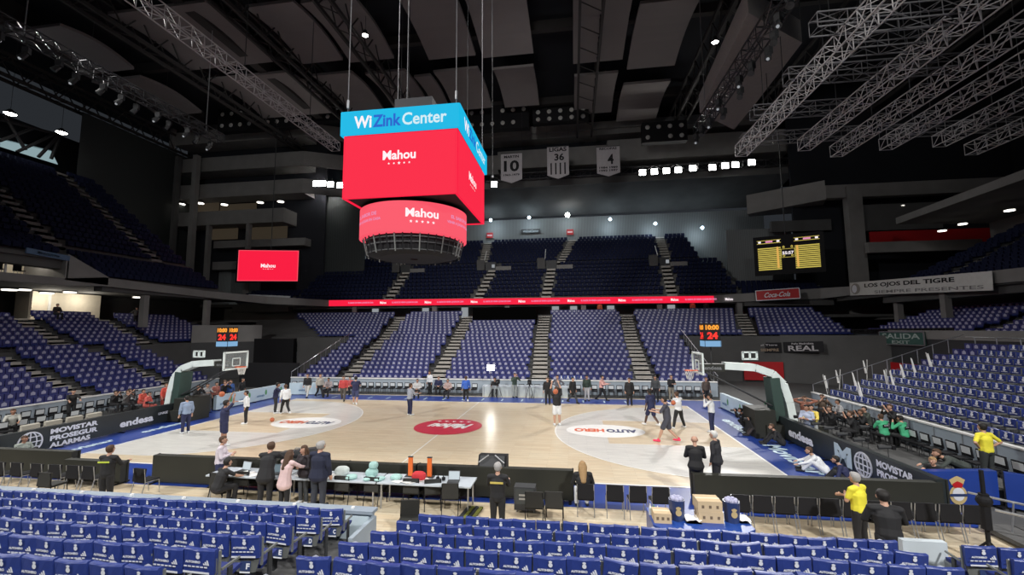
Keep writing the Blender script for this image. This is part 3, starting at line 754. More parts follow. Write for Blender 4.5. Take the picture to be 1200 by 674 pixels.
# ring screen
rc = MB(); Rr = 2.72; zc0, zc1 = -1.55, -.12; rcx = -.35
rc.lathe([(Rr, zc0), (Rr, zc1)], M_redl, (rcx, 0, 0), 64); rc.lathe([(Rr, zc1), (.3, zc1)], M_black, (rcx, 0, 0), 32)
rs = rc.build('ring_screen', vc, smooth=True)
lt = MB()
def ringtext(mb, t, ang, wd, hh, z, m, stars=False):
    vs, fs = text_mesh(t, .028); xs = [v[0] for v in vs]; ys = [v[1] for v in vs]; x0, x1, y0, y1 = min(xs), max(xs), min(ys), max(ys)
    q = []
    for v in vs:
        u = (v[0]-(x0+x1)/2)*wd/(x1-x0); a = ang+u/Rr; q.append((rcx+(Rr+.015)*math.cos(a), (Rr+.015)*math.sin(a), z+(v[1]-(y0+y1)/2)*hh/(y1-y0)))
    mb.add(q, fs, m)
    if stars:
        for i in range(5):
            a = ang+(i-2)*.26/Rr; T = frame((rcx+(Rr+.015)*math.cos(a), (Rr+.015)*math.sin(a), z-.42), (-math.sin(a), math.cos(a), 0), (0, 0, 1)); star(mb, T, 0, 0, .08, m)
ringtext(lt, 'Mahou', -PI/2+.50, 1.55, .42, -.68, M_ewhite, True)
ringtext(lt, 'Mahou', -PI/2+2.6, 1.55, .42, -.68, M_ewhite, True)
for a in (-PI/2-.62, -PI/2+1.35):
    ringtext(lt, 'EL SABOR DE', a, 1.6, .17, -.62, M_epink); ringtext(lt, 'VENIR A JUGAR EN CASA', a, 2.1, .17, -.92, M_epink)
lt.build('lettering', rs)
gr = MB(); gr.lathe([(2.4, -1.58), (2.3, -2.3), (1.7, -2.45), (.2, -2.45)], M_black, (rcx, 0, 0), 32)
for i in range(40):
    a = 2*PI*i/40; gr.rod((rcx+2.55*math.cos(a), 2.55*math.sin(a), -1.58), (rcx+2.35*math.cos(a), 2.35*math.sin(a), -2.42), .035, M_seat if i % 3 == 0 else M_black, n=4)
for z, r in ((-1.75, 2.52), (-2.0, 2.47), (-2.35, 2.38)): gr.lathe([(r, z), (r, z+.05)], M_dark, (rcx, 0, 0), 40)
gr.build('speaker_grille', vc)
for (x, y) in ((CXL+.1, CYN+.1), (CXR-.1, CYN+.1), (CXL+.1, CYF-.1), (CXR-.1, CYF-.1), ((CXL+CXR)/2-.5, CYN+2)):
    cb = MB(); cb.rod((x-ox, y-oy, ZT-ZB), (x-ox, y-oy, 37.3-ZB), .022, M_truss2, n=5); cb.rod((x-ox, y-oy, ZT-ZB+.3), (x-ox, y-oy, ZT-ZB+.7), .06, M_metal); cb.build('cable', vc)
# thin cables hanging beside the cube
for px in (470, 479, 548, 577):
    P = aty(px, 100, 14); mb = MB(); mb.rod((0, 0, 0), (0, 0, 37.3-16), .015, M_dark, n=4); mb.ball((0, 0, 0), .09, M_metal, 6)
    tag(mb.build('hanging_cable', loc=(P[0], 14, 16)), 'thin cable with a hook hanging %s the video cube' % {470: 'just left above', 479: 'nearly central above', 548: 'right beside', 577: 'a little right of'}[px], 'cable', 'hanging cables')

# ================================================================= SIDE SCREENS, RIBBON, SIGNS
def yscreen(x0, y0, x1, y1, Y0, Y1, name, lab, cat):
    """screen whose left edge is at depth Y0 and right edge at depth Y1; corners from height and width"""
    A = aty(x0, y0, Y0); Bt = aty(x1, y1, Y1)
    return A, Bt
# left red screen (tilted slightly towards the court)
A = aty(280, 290, 36.5); B = aty(350, 297, 38.3); C = aty(279, 326, 36.5)
root = empty('video_screen', tuple((A+B)/2), 'red video screen hanging at the left corner', 'screen')
xd = Vector(B-A); xd.z = 0; Wd = xd.length; Hd = A[2]-C[2]
T = frame((0, 0, -Hd/2), xd, (0, 0, 1)); s = MB(); s.box((0, 0, -.2), (Wd+.5, Hd+.4, .3), M_black, T=T); s.rod((0, .4, 0), (0, .4, 37-root.location.z), .05, M_dark); s.build('housing', root)
s = MB(); screen(s, T, Wd, Hd, M_red); 
f = s.build('display', root)
s = MB(); mahou(s, T, 1.9, M_ewhite, .02)
for (cx_, cy_, w_, h_) in ((0, Hd/2-.04, Wd, .08), (0, -Hd/2+.04, Wd, .08), (-Wd/2+.04, 0, .08, Hd), (Wd/2-.04, 0, .08, Hd)): s.box((cx_, cy_, .01), (w_, h_, .02), M_redl, T=T)
s.build('lettering', f)
# yellow scoreboard right
A = aty(886, 284, 38.3); B = aty(961, 273, 35.8); C = aty(887, 321, 38.3)
root = empty('scoreboard_screen', tuple((A+B)/2), 'black scoreboard with yellow columns hanging at the right corner', 'scoreboard')
xd = Vector(B-A); xd.z = 0; Wd = xd.length; Hd = A[2]-C[2]
T = frame((0, 0, -Hd/2), xd, (0, 0, 1)); s = MB(); s.box((0, 0, -.25), (Wd+.6, Hd+.8, .4), M_black, T=T); s.rod((0, .4, 0), (0, .4, 37-root.location.z), .05, M_dark); hs = s.build('housing', root)
s = MB()
for c0 in (-Wd/2+.1, Wd/2-2.45):
    for r in range(12):
        s.box((c0+1.17, Hd/2-1.05-r*.225, .0), (2.3, .13, .02), M_yellowled, T=T)
    s.box((c0+1.17, Hd/2-.45, 0), (2.4, .06, .02), M_yellowled, T=T); s.box((c0+1.17, Hd/2-.1, 0), (2.4, .05, .02), M_yellowled, T=T)
    for q in (.25, 2.1): s.box((c0+q, Hd/2-.27, .01), (.28, .22, .02), M_ewhite, T=T)
    s.box((c0+1.2, Hd/2-.27, .01), (.7, .2, .02), M_epink, T=T)
    s.box((c0+(2.0 if c0 < 0 else .25), -.3, .01), (.2, Hd-1.3, .02), mat('score_amber', (.8, .45, .1), emit=.9), T=T)
text(s, '55:57', T @ Matrix.Translation((0, .15, .02)), 1.1, .35, M_ewhite, .03)
for y_ in (.62, -.35): s.box((0, y_, .005), (1.2, .04, .02), M_yellowled, T=T)
for x_ in (-.65, .65): s.box((x_, .15, .005), (.05, 1.0, .02), M_yellowled, T=T)
for x_ in (-.4, .4): text(s, '0', T @ Matrix.Translation((x_, .85, .02)), .22, .3, M_yellowled, .03); text(s, '0', T @ Matrix.Translation((x_, -.15, .02)), .22, .25, M_yellowled, .03)
s.build('display', hs)
# red LED ribbon on the far balcony
rb = MB(); A = (-25.3, 37.3, 8.25, 9.02); B = (23.0, 37.3, 8.03, 8.80)
rb.add([(A[0], A[1], A[2]), (B[0], B[1], B[2]), (B[0], B[1], B[3]), (A[0], A[1], A[3]), (A[0], 37.5, A[2]), (B[0], 37.5, B[2]), (B[0], 37.5, B[3]), (A[0], 37.5, A[3])],
       [(0, 1, 2, 3), (3, 2, 6, 7), (0, 4, 5, 1), (0, 3, 7, 4), (1, 5, 6, 2)], M_red)
ribbon = tag(rb.build('led_ribbon'), 'long thin red LED band along the far balcony edge', 'led ribbon')
s = MB()
for k in range(8):
    x = -20.8+k*6.05; zz = 8.62-(x+25)*.0046
    T = frame((x, 37.28, zz), (1, 0, 0), (0, 0, 1)); text(s, 'EL SABOR DE VENIR A JUGAR EN CASA', T, 3.5, .26, M_epink, .03)
    s.build('lettering', ribbon); s = MB(); T = frame((x+3.1, 37.28, zz), (1, 0, 0), (0, 0, 1)); text(s, 'Mahou', T, .85, .32, M_ewhite, .03); s.build('lettering', ribbon); s = MB()
def flatsign(pts, lab, cat, build, name='wall_sign', m=M_signred, frame_m=None, t=.12):
    A, B, C = [Vector(p) for p in pts]   # top left, top right, bottom left
    xd = B-A; W_ = xd.length; H_ = (A-C).length; c = A+xd/2+(C-A)/2
    T = frame((0, 0, 0), xd, A-C); mb = MB(); mb.box((0, 0, -t/2), (W_, H_, t), m, T=T)
    if frame_m:
        for (cx_, cy_, w_, h_) in ((0, H_/2, W_, .08), (0, -H_/2, W_, .08), (-W_/2, 0, .08, H_), (W_/2, 0, .08, H_)): mb.box((cx_, cy_, 0), (w_, h_, .06), frame_m, T=T)
    build(mb, T, W_, H_)
    return tag(mb.build(name, loc=tuple(c)), lab, cat)
flatsign([aty(886, 341, 36.9), aty(937, 337.5, 35.6), aty(886, 352.5, 36.9)], 'red soft drink sign with white script on the balcony below the scoreboard', 'sign',
         lambda mb, T, W, H: text(mb, 'Coca-Cola', T, W*.6, H*.5, M_print, .02, .02, .35), frame_m=M_print)
flatsign([aty(291, 345, 33.5), aty(340, 347, 36.0), aty(291, 354, 33.5)], 'grey and white sponsor board on the balcony edge below the left screen', 'sign',
         lambda mb, T, W, H: (mb.add([(W*.1, -H/2, .01), (W/2, -H/2, .01), (W/2, H*.35, .01)], [(0, 1, 2)], mat('board_teal', (.12, .2, .25)), T), text(mb, 'Comunidad', T @ Matrix.Translation((-W*.15, 0, .02)), W*.4, H*.35, M_dark, .02)), m=mat('board_pale', (.42, .46, .48)))
flatsign([atx(996, 331.5, 35.9), atx(1163, 317.5, 35.7), atx(996, 346.5, 35.9)], 'long white fan banner with black capitals hanging from the right balcony', 'banner',
         lambda mb, T, W, H: (text(mb, 'LOS OJOS DEL TIGRE', T @ Matrix.Translation((-W*.02, H*.16, .02)), W*.66, H*.36, M_black, .03), text(mb, 'SIEMPRE PRESENTES', T @ Matrix.Translation((W*.1, -H*.3, .02)), W*.72, H*.2, mat('ink_grey', (.2, .2, .2)), .01),
                              mb.add([(-W*.44+.75*math.cos(a), .6*H*.7*math.sin(a), .02) for a in np.linspace(0, 2*PI, 16)[:-1]], [tuple(range(15))], mat('ink_mid', (.3, .28, .26)), T),
                              mb.add([(-W*.45+.4*math.cos(a), .3*H*math.sin(a), .03) for a in np.linspace(0, 2*PI, 16)[:-1]], [tuple(range(15))], M_print, T)), name='fan_banner', m=mat('cloth_white', (.60, .60, .58)), t=.04)
flatsign([atx(1031, 389, 32.7), atx(1083, 389, 32.7), atx(1031, 403, 32.7)], 'dark green exit sign reading SALIDA EXIT on the right wall', 'sign',
         lambda mb, T, W, H: (text(mb, 'SALIDA', T @ Matrix.Translation((0, H*.17, .02)), W*.85, H*.42, mat('sign_letters', (.35, .42, .40)), .02), text(mb, 'EXIT', T @ Matrix.Translation((0, -H*.3, .02)), W*.4, H*.25, mat('sign_letters', (.35, .42, .40)), .02)), name='exit_sign', m=M_greensign, frame_m=M_metal)
flatsign([aty(918, 401, 28.3), aty(965, 400, 26.2), aty(918, 413, 28.3)], 'black banner with large pale capitals on the right corner wall', 'banner',
         lambda mb, T, W, H: (text(mb, 'REAL', T @ Matrix.Translation((0, -H*.12, .02)), W*.75, H*.5, M_bannerw, .02), text(mb, 'Peña Madridista', T @ Matrix.Translation((0, H*.32, .02)), W*.55, H*.18, M_bannerw, .02)), name='fan_banner', m=M_black, t=.04)
flatsign([aty(868, 402, 28.9), aty(916, 401.5, 28.4), aty(868, 414, 28.9)], 'black banner with small grey lettering left of the large-capitals one', 'banner',
         lambda mb, T, W, H: (text(mb, 'Ojos del Tigre', T @ Matrix.Translation((0, H*.25, .02)), W*.8, H*.22, M_bannerw, .02), text(mb, 'HASTA SIEMPRE', T @ Matrix.Translation((0, -H*.2, .02)), W*.85, H*.25, mat('ink_brown', (.3, .22, .15)), .02)), name='fan_banner', m=M_black, t=.04)
flatsign([atx(992, 386, 33.0), atx(1118, 384, 33.0), atx(992, 392, 33.0)], 'long dark banner with white capitals along the rail above the exit sign', 'banner',
         lambda mb, T, W, H: text(mb, 'LOS OJOS DEL TIGRE', T, W*.9, H*.6, M_bannerw, .03), name='fan_banner', m=M_black, t=.04)
flatsign([atx(31, 290, -32.9), atx(82, 300, -32.9), atx(31, 296.5, -32.9)], 'dull blue name board above the lit box at the left', 'sign',
         lambda mb, T, W, H: text(mb, 'MovistarPlus', T, W*.5, H*.6, mat('letters_blue', (.35, .5, .65)), .02), m=mat('board_blue', (.08, .14, .24)))
# lit hospitality box at left under the upper seats
mb = MB()
mb.bx((-37.2, -6, 9.2), (-37.0, 13.2, 11.0), M_roomlit); mb.bx((-37.2, -12, 10.75), (-33.1, 13.2, 11.0), M_concd); mb.bx((-37.2, 13.0, 9.2), (-33, 13.2, 11.0), M_conc)
mb.bx((-37.2, -12, 9.1), (-33.1, 13.2, 9.3), M_concd)
for y in (3, 6.5, 10): mb.bx((-34.0, y-.05, 9.3), (-33.9, y+.05, 10.8), M_white)
struct(mb, 'wall_hospitality_box')
for y in (5.5, 9, 12): lamp('POINT', (-35.2, y, 10.5), None, 150, .15, color=(1, .92, .78))
for k, (y, c) in enumerate(((7.0, M_black), (8.2, M_dark), (9.2, M_black), (10.1, M_dark), (11.2, M_black))):
    mb = MB(); mb.box((0, 0, .42), (.45, .5, .06), c); mb.box((-.2, 0, .68), (.06, .5, .5), c)
    for a in (-.18, .18):
        for b in (-.2, .2): mb.rod((a, b, 0), (a, b, .4), .02, M_metal, n=4)
    tag(mb.build('lounge_stool', loc=(-34.6, y, 9.3)), 'dark chair inside the lit box at the left, %s from the near end' % ORD[k], 'chair', 'chairs in the lit box')
mb = MB(); mb.add([(-33, 13.1, 9.2), (-33, 16.2, 9.1), (-33, 16.2, 9.8), (-33, 13.1, 11.3), (-34.5, 13.1, 9.2), (-34.5, 16.2, 9.1), (-34.5, 16.2, 9.8), (-34.5, 13.1, 11.3)],
       [(0, 1, 2, 3), (7, 6, 5, 4), (0, 3, 7, 4), (2, 6, 7, 3), (1, 5, 6, 2)], M_conc); struct(mb, 'wall_box_cheek')
# round ceiling lamps under balconies
def downlights(pts, X=None, Y=None, z=None, lab='', cat='ceiling lamp', grp=None, m=M_lamps, r=.35):
    for k, (px, py) in enumerate(pts):
        P = atx(px, py, X) if X is not None else aty(px, py, Y)
        mb = MB(); mb.lathe([(r, .1), (r, 0), (.01, 0)], M_dark, n=14); mb.disc(0, 0, -.02, r*.9, r*.9, m, 14)
        mb.add([(r*.9*math.cos(a), r*.9*math.sin(a), -.1) for a in np.linspace(0, 2*PI, 15)[:-1]], [tuple(range(14))], m)
        tag(mb.build('downlight', loc=tuple(P)), lab % ORD[k], cat, grp)
downlights([(11, 339), (28, 339), (55, 343), (82, 342), (162, 348)], X=-38, lab='round ceiling lamp under the left balcony, %s from the left', grp='lamps under the left balcony', r=.5)
downlights([(213, 239), (235, 238), (263, 239.5), (305, 237), (329, 236)], Y=41, lab='round lamp under the second balcony of the left tower, %s from the left', grp='lamps of the left tower', r=.5)
downlights([(1056, 241), (1104, 270), (1128, 262), (1183, 246)], X=46, lab='round lamp under the right canopy, %s from the left', grp='lamps under the right canopy', r=.4)
# warm lit box windows of the left tower
for k, (x0, x1) in enumerate(((200, 256), (258, 300), (244, 278), (290, 336))):
    yy = (240, 247) if k < 2 else (267, 280)
    A = aty(x0, yy[0], 42.4); B = aty(x1, yy[1], 42.4); mb = MB(); mb.bx((A[0], 42.4, B[2]), (B[0], 42.5, A[2]), mat('window_warm', (.30, .23, .15), emit=.10))
    tag(mb.build('window_%d' % (k+1)), kind='structure')
A = aty(316, 206, 44); mb = MB(); mb.bx((A[0]-1.2, 44, A[2]-.5), (A[0]+1.2, 44.1, A[2]+.5), M_lampc); tag(mb.build('window_5'), kind='structure')
# daylight window band with struts at upper left
mb = MB()
P = [atx(0, 172, -56), atx(68, 193, -56), atx(60, 176, -56), atx(0, 162, -56)]
mb.add([tuple(p) for p in P], [(0, 1, 2, 3)], striped('window_daylight', (.2, .3, .36), (.5, .62, .66), 1.0)); 
wd = tag(mb.build('window_6'), kind='structure')
lamp('AREA', (-54.5, 17, 25.5), (-50, 17, 24), 260, 6, color=(.8, .95, 1))
mb = MB(); P = [atx(0, 172, -55.8), atx(68, 193, -55.8), atx(60, 177, -55.8), atx(0, 163, -55.8)]
mb.add([tuple(p) for p in P], [(0, 1, 2, 3)], mat('daylight_pane', (.5, .7, .75), emit=.5)); tag(mb.build('window_7'), kind='structure')
mb = MB()
for (a, b) in (((0, 140), (70, 158)), ((20, 178), (62, 158)), ((45, 184), (68, 160)), ((0, 165), (40, 150)), ((5, 135), (30, 176)), ((60, 186), (70, 160))):
    mb.rod(tuple(atx(*a, -55)), tuple(atx(*b, -55)), .18, M_trussd, n=6)
struct(mb, 'trim_roof_struts')

# ================================================================= BASKETBALL GOALS
def goal(s, lab):
    root = empty('basketball_goal', (s*16.4, 7.5, 0), lab, 'basketball goal', rz=0 if s < 0 else PI)
    # local: +x towards the court
    M_pad = mat('pad_white', (.72, .80, .78), .5); M_padg = mat('pad_darkgreen', (.03, .06, .05), .6)
    b = MB(); b.box((-.4, 0, .35), (2.6, 1.7, .6), M_board); b.box((.9, 0, .65), (.9, 1.5, 1.3), M_board); b.build('base', root)
    u = MB(); u.box((.15, 0, 1.75), (.42, .8, 2.0), M_padg, ry=.08); u.build('upright_pad', root)
    arm = MB()
    pts = [(-.55, .6), (-.42, 1.6), (-.2, 2.45), (.25, 2.95), (1.0, 3.22), (2.4, 3.3)]
    for i in range(len(pts)-1):
        (x0, z0), (x1, z1) = pts[i], pts[i+1]; dx, dz = x1-x0, z1-z0; L = math.hypot(dx, dz); nx, nz = -dz/L, dx/L; t = .17
        arm.prism([(x0-nx*t, z0-nz*t), (x1-nx*t, z1-nz*t), (x1+nx*t, z1+nz*t), (x0+nx*t, z0+nz*t)], 'y', -.28, .28, M_pad)
    arm.build('padded_arm', root)
    ba = MB(); ba.box((2.95, 0, 3.2), (1.15, .45, .36), M_board); ba.rod((.3, .2, 1.4), (3.3, .2, 3.0), .04, M_dark); ba.rod((.3, -.2, 1.4), (3.3, -.2, 3.0), .04, M_dark)
    sd = 1 if s < 0 else -1
    for yy, xs in ((-.235, 1), (.235, -1)): text(ba, 'endesa', frame((2.95, yy, 3.2), (xs, 0, 0), (0, 0, 1)), .8, .18, M_metal, .03)
    ba.build('boom', root)
    cl = MB()
    for (z, y) in ((3.62, 0), (3.95, 0)): cl.box((1.15, 0, z), (.7, .12, .07), M_pad)
    for x in (.83, 1.15, 1.47): cl.box((x, 0, 3.79), (.07, .12, .36), M_pad)
    cl.build('camera_bracket', root)
    bd = MB(); bd.box((3.6, 0, 3.425), (.03, 1.7, .95), M_glass); bdo = bd.build('backboard', root)
    fr = MB()
    for (y, z, a, c) in ((0, 2.95, 1.8, .09), (0, 3.9, 1.8, .09)): fr.box((3.6, y, z), (.07, a, c), M_pad)
    for y in (-.87, .87): fr.box((3.6, y, 3.425), (.07, .09, .95), M_pad)
    for (y, z, a, c) in ((0, 3.12, .6, .05), (0, 3.55, .6, .05)): fr.box((3.63, y, z), (.02, a, c), M_pad)
    for y in (-.28, .28): fr.box((3.63, y, 3.33), (.02, .05, .45), M_pad)
    fr.build('board_frame', bdo)
    rm = MB(); c = (4.0, 0, 3.05); n = 20
    rm.path([(c[0]+.23*math.cos(2*PI*i/n), .23*math.sin(2*PI*i/n), 3.05) for i in range(n+1)], .018, M_rim); rm.box((3.72, 0, 3.05), (.2, .2, .04), M_rim); ro = rm.build('rim', root)
    nt = MB()
    for i in range(12):
        for dr in (-1, 1):
            pts = []
            for k in range(5):
                t = k/4; a = 2*PI*(i+dr*.5*k*.5)/12; r = .225-.09*t; pts.append((c[0]+r*math.cos(a), r*math.sin(a), 3.04-.42*t))
            nt.path(pts, .008, M_net, 4)
    nt.build('net', ro)
    # shot clock on a thin mast behind the board
    sc = empty('shot_clock', (s*13.45, 7.5, 4.2), 'shot clock with amber digits and a light blue foot above the %s backboard' % ('left' if s < 0 else 'right'), 'shot clock')
    k = MB(); k.box((0, 0, .6), (.74, .74, 1.15), M_black); k.rod((0, 0, -.9), (0, 0, .1), .03, M_dark); k.build('case', sc)
    for q in range(4):
        n = Vector((math.cos(q*PI/2), math.sin(q*PI/2), 0)); xd = Vector((-n.y, n.x, 0)); d = MB()
        T = frame(tuple(n*.38), tuple(xd), (0, 0, 1)); d.box((0, .98, 0), (.66, .28, .01), mat('clock_panel', (.12, .05, .01), emit=.5), T=T); text(d, '10:00', T @ Matrix.Translation((0, .98, .012)), .62, .24, M_amber, .05)
        text(d, '24', T @ Matrix.Translation((0, .58, .01)), .5, .34, M_ledred, .05); d.box((0, .18, 0), (.70, .28, .03), M_sign_blue, T=T); d.build('display_side', sc)
goal(-1, 'left basketball goal with white padded arm and glass backboard')
goal(1, 'right basketball goal with white padded arm and glass backboard')

# ================================================================= ADVERTISING BOARDS
def globe(mb, T, x, y, r, m):
    n = 24
    for rr in (r,):
        P = [(x+rr*math.cos(2*PI*i/n), y+rr*math.sin(2*PI*i/n)) for i in range(n+1)]
        for i in range(n):
            a = Vector((*P[i], .01)); b = Vector((*P[i+1], .01)); mb.rod(tuple(T @ a), tuple(T @ b), .035, m, n=4)
    for k in (-.5, 0, .5):
        hw = math.sqrt(1-k*k)*r; mb.rod(tuple(T @ Vector((x-hw, y+k*r, .01))), tuple(T @ Vector((x+hw, y+k*r, .01))), .025, m, n=4)
        pts = [tuple(T @ Vector((x+k*r*math.cos(t)*1.1, y+r*math.sin(t), .01))) for t in np.linspace(-PI/2, PI/2, 9)]
        mb.path(pts, .025, m, 4)
def board(a, b, h, m, lab, art=None, name='advertising_board', back=M_board, t=.22, nseg=0):
    """board standing from a to b, its printed face on the left-hand side of a->b turned by art frame"""
    A = Vector((a[0], a[1], 0)); B = Vector((b[0], b[1], 0)); d = B-A; L = d.length; c = (A+B)/2
    root = empty(name, tuple(c), lab, 'advertising board')
    T = frame((0, 0, h/2), d, (0, 0, 1))
    mb = MB(); mb.box((0, .03, -t/2), (L, h-.06, t), m, T=T); mb.build('cabinet', root)
    fm = MB(); n = max(1, int(L/2.2))
    for i in range(n+1): fm.box((-L/2+L*i/n, .0, -t-.02), (.05, h, .05), back, T=T); fm.box((-L/2+.1+(L-.2)*i/n, -h/2+.02, -t/2), (.08, .04, t+.35), M_black, T=T)
    fm.build('feet', root)
    if art:
        l = MB(); art(l, T, L, h); l.build('lettering', root)
    return root
def art_left(mb, T, L, h):
    # x along the board measured from its near end (a)
    o = lambda y: y+1.2-L/2
    text(mb, 'MOVISTAR', T @ Matrix.Translation((o(2.1), .27, .02)), 1.9, .22, M_print, .05)
    text(mb, 'PROSEGUR', T @ Matrix.Translation((o(2.1), -.03, .02)), 1.9, .22, M_print, .05)
    text(mb, 'ALARMAS', T @ Matrix.Translation((o(1.95), -.33, .02)), 1.6, .22, M_print, .05)
    globe(mb, T, o(.45), -.02, .42, M_print)
    text(mb, 'endesa', T @ Matrix.Translation((o(4.95), -.05, .02)), 1.75, .36, M_print, .04)
    text(mb, 'LINKEDIN', T @ Matrix.Translation((o(6.5), .08, .02)), .8, .13, M_print, .03)
board((-16.25, -1.2), (-16.2, 9.6), 1.0, M_led, 'dark board behind the left baseline with a globe emblem and white lettering', art_left)
def art_right(mb, T, L, h):
    Yc = lambda y: (8.6-y)-L/2
    text(mb, 'endesa', T @ Matrix.Translation((Yc(5.35), -.02, .02)), 1.9, .38, M_print, .05)
    text(mb, 'M', T @ Matrix.Translation((Yc(2.55), 0, .02)), .95, .72, M_ledblue, .06)
    globe(mb, T, Yc(1.5), -.02, .40, M_print)
    text(mb, 'MOVISTAR', T @ Matrix.Translation((Yc(.1), .26, .02)), 1.5, .22, M_print, .05)
    text(mb, 'PROSEGUR', T @ Matrix.Translation((Yc(.1), -.04, .02)), 1.5, .22, M_print, .05)
    text(mb, 'ALARMAS', T @ Matrix.Translation((Yc(.1), -.34, .02)), 1.3, .22, M_print, .05)
board((16.2, 8.6), (16.5, -1.4), 1.0, M_led, 'dark board behind the right baseline with a large M and globe emblem', art_right)
M_leaf = mat('leaf_green', (.10, .32, .12), .5)
def art_pale(mb, T, L, h):
    n = max(1, int(L/1.4))
    for i in range(n):
        x = -L/2+L*(i+.5)/n; text(mb, 'unicaja', T @ Matrix.Translation((x-.15, -.1, .02)), .7, .2, mat('ink_blue', (.05, .15, .3)), .02)
        mb.add([(x+.35+.1*math.cos(a), .1+.2*math.sin(a), .02) for a in np.linspace(0, 2*PI, 11)[:-1]], [tuple(range(10))], M_leaf, T)
board((16.0, 14.6), (16.2, 9.2), .95, M_ledblue, 'pale blue board with green leaf marks beyond the right goal', art_pale)
board((-16.2, 10.0), (-15.9, 16.2), .95, M_ledblue, 'pale blue board running beyond the left goal', art_pale)
board((-15.8, 16.6), (-13.3, 16.9), .95, M_ledblue, 'short pale board at the far left corner of the court', art_pale)
def art_dark(mb, T, L, h): pass
board((-16.6, -1.85), (-11.0, -1.85), .92, M_board, 'black back of the sideline board at the far left')
board((-10.9, -2.15), (-8.6, -2.15), .75, M_board, 'low black board between the left sideline boards')
board((-7.7, -1.85), (-3.0, -1.85), .92, M_board, 'black back of the sideline board left of the tables')
board((-2.95, -1.8), (1.7, -1.8), .92, M_board, 'black back of the sideline board behind the press tables')
board((1.75, -1.75), (6.6, -1.7), .92, M_board, 'black back of the sideline board behind the lone guard')
board((10.1, -1.6), (16.6, -1.45), .92, M_board, 'black back of the sideline board in front of the two men in suits')
# blue crest hoardings at right
def art_crest(mb, T, L, h):
    crest(mb, T @ Matrix.Translation((-L*.08, -.02, .02)), .8, M_printgold, M_printgold); crest(mb, T @ Matrix.Translation((-L*.08, -.04, .03)), .55, M_print, M_signred)
    mb.box((-L*.08, -.15, .035), (.5, .07, .01), M_logonavy, T=T @ Matrix.Rotation(0, 4, 'Z'))
def hoarding(a, b, lab):
    r = board(a, b, 1.0, M_blue, lab, art_crest, back=M_dark); return r
hoarding((16.7, -.75), (18.75, -.45), 'blue hoarding with a gold crown crest beside the end of the black board')
hoarding((18.8, -.6), (20.6, -1.9), 'blue hoarding with a crest at the right edge of the picture')

# ================================================================= CHAIRS
def bench_chair(name, lab, grp, legm, backm, loc, rz, h=.85):
    r = empty(name, loc, lab, 'chair', grp, rz)
    b = MB(); b.box((0, -.22, .66), (.46, .05, .40), backm, rx=-.08); b.build('backrest', r)
    s = MB(); s.box((0, .02, .44), (.46, .44, .06), backm); s.build('seat', r)
    for sx in (-1, 1):
        l = MB(); l.path([(sx*.23, -.25, .86), (sx*.23, -.2, .44), (sx*.23, -.30, 0)], .013, legm); l.build('leg', r)
        l = MB(); l.path([(sx*.23, -.2, .44), (sx*.23, .22, .42), (sx*.23, .26, 0)], .013, legm); l.build('leg', r)
    return r
proto_bench = bench_chair('bench_chair', 'x', None, M_metal, M_black, (0, 0, -50), 0)
def put(proto, loc, rz, lab, grp):
    c = copy_tree(proto); c.location = loc; c.rotation_euler = (0, 0, rz); c['label'] = lab; c['group'] = grp
    return c
used = []
for k, x in enumerate(np.linspace(10.9, 16.2, 11)):
    put(proto_bench, (x, -2.62, 0), random.uniform(-.04, .04), 'black steel-legged chair, %s from the left in the right-hand sideline row' % ORD[k], 'right sideline chairs')
for k, x in enumerate((6.95, 7.75, 8.35, 8.95)):
    put(proto_bench, (x, -2.35, 0), random.uniform(-.06, .06), 'black steel-legged chair, %s from the left, in the gap right of the middle board' % ORD[k], 'middle sideline chairs')
for k, x in enumerate((-13.0, -12.3, -11.6, -10.8, -10.1, -9.4, -8.8, -6.9)):
    put(proto_bench, (x, -2.75, 0), random.uniform(-.1, .1), 'black steel-legged chair, %s from the left behind the left sideline boards' % ORD[k], 'left sideline chairs')
# dark office chairs at the press tables
M_chair = mat('office_black', (.02, .02, .018), .6)
for k, (px, py) in enumerate(((405, 590), (437, 594), (482, 596), (505, 597), (527, 603), (255, 588), (283, 586))):
    P = atz(px, py, 0)
    if k == 0: co = bench_chair('office_chair', 'x', None, M_black, M_chair, (P[0], P[1], 0), random.uniform(-.3, .3)); co['label'] = 'dark chair tucked under the press table, first from the left of the middle table'; co['group'] = 'press table chairs'
    else: put(co, (P[0], P[1]+.15, 0), random.uniform(-.35, .35), ['', 'dark chair at the press table, second from the left of the middle table', 'dark chair at the press table under the teal laptops', 'dark chair at the press table next to the red bag', 'dark chair at the right end of the press table by the laptop', 'dark chair behind the seated man in black', 'dark chair at the left table between the man in black and the standing man'][k], 'press table chairs')
for k, (px, py, lab) in enumerate(((478, 632, 'loose black chair standing just behind the press tables'), (60, 585, 'black chair back showing over the left barrier'), (650, 612, 'black chair back behind the front seats below the dark gap board'), (627, 612, 'black chair back behind the front seats right of the lone guard'))):
    P = atz(px, py, 0); put(co, (P[0], max(P[1], -5.0), 0), PI+.2 if k == 0 else 0, lab, None)
for o in [proto_bench]+list(proto_bench.children_recursive): bpy.data.objects.remove(o)

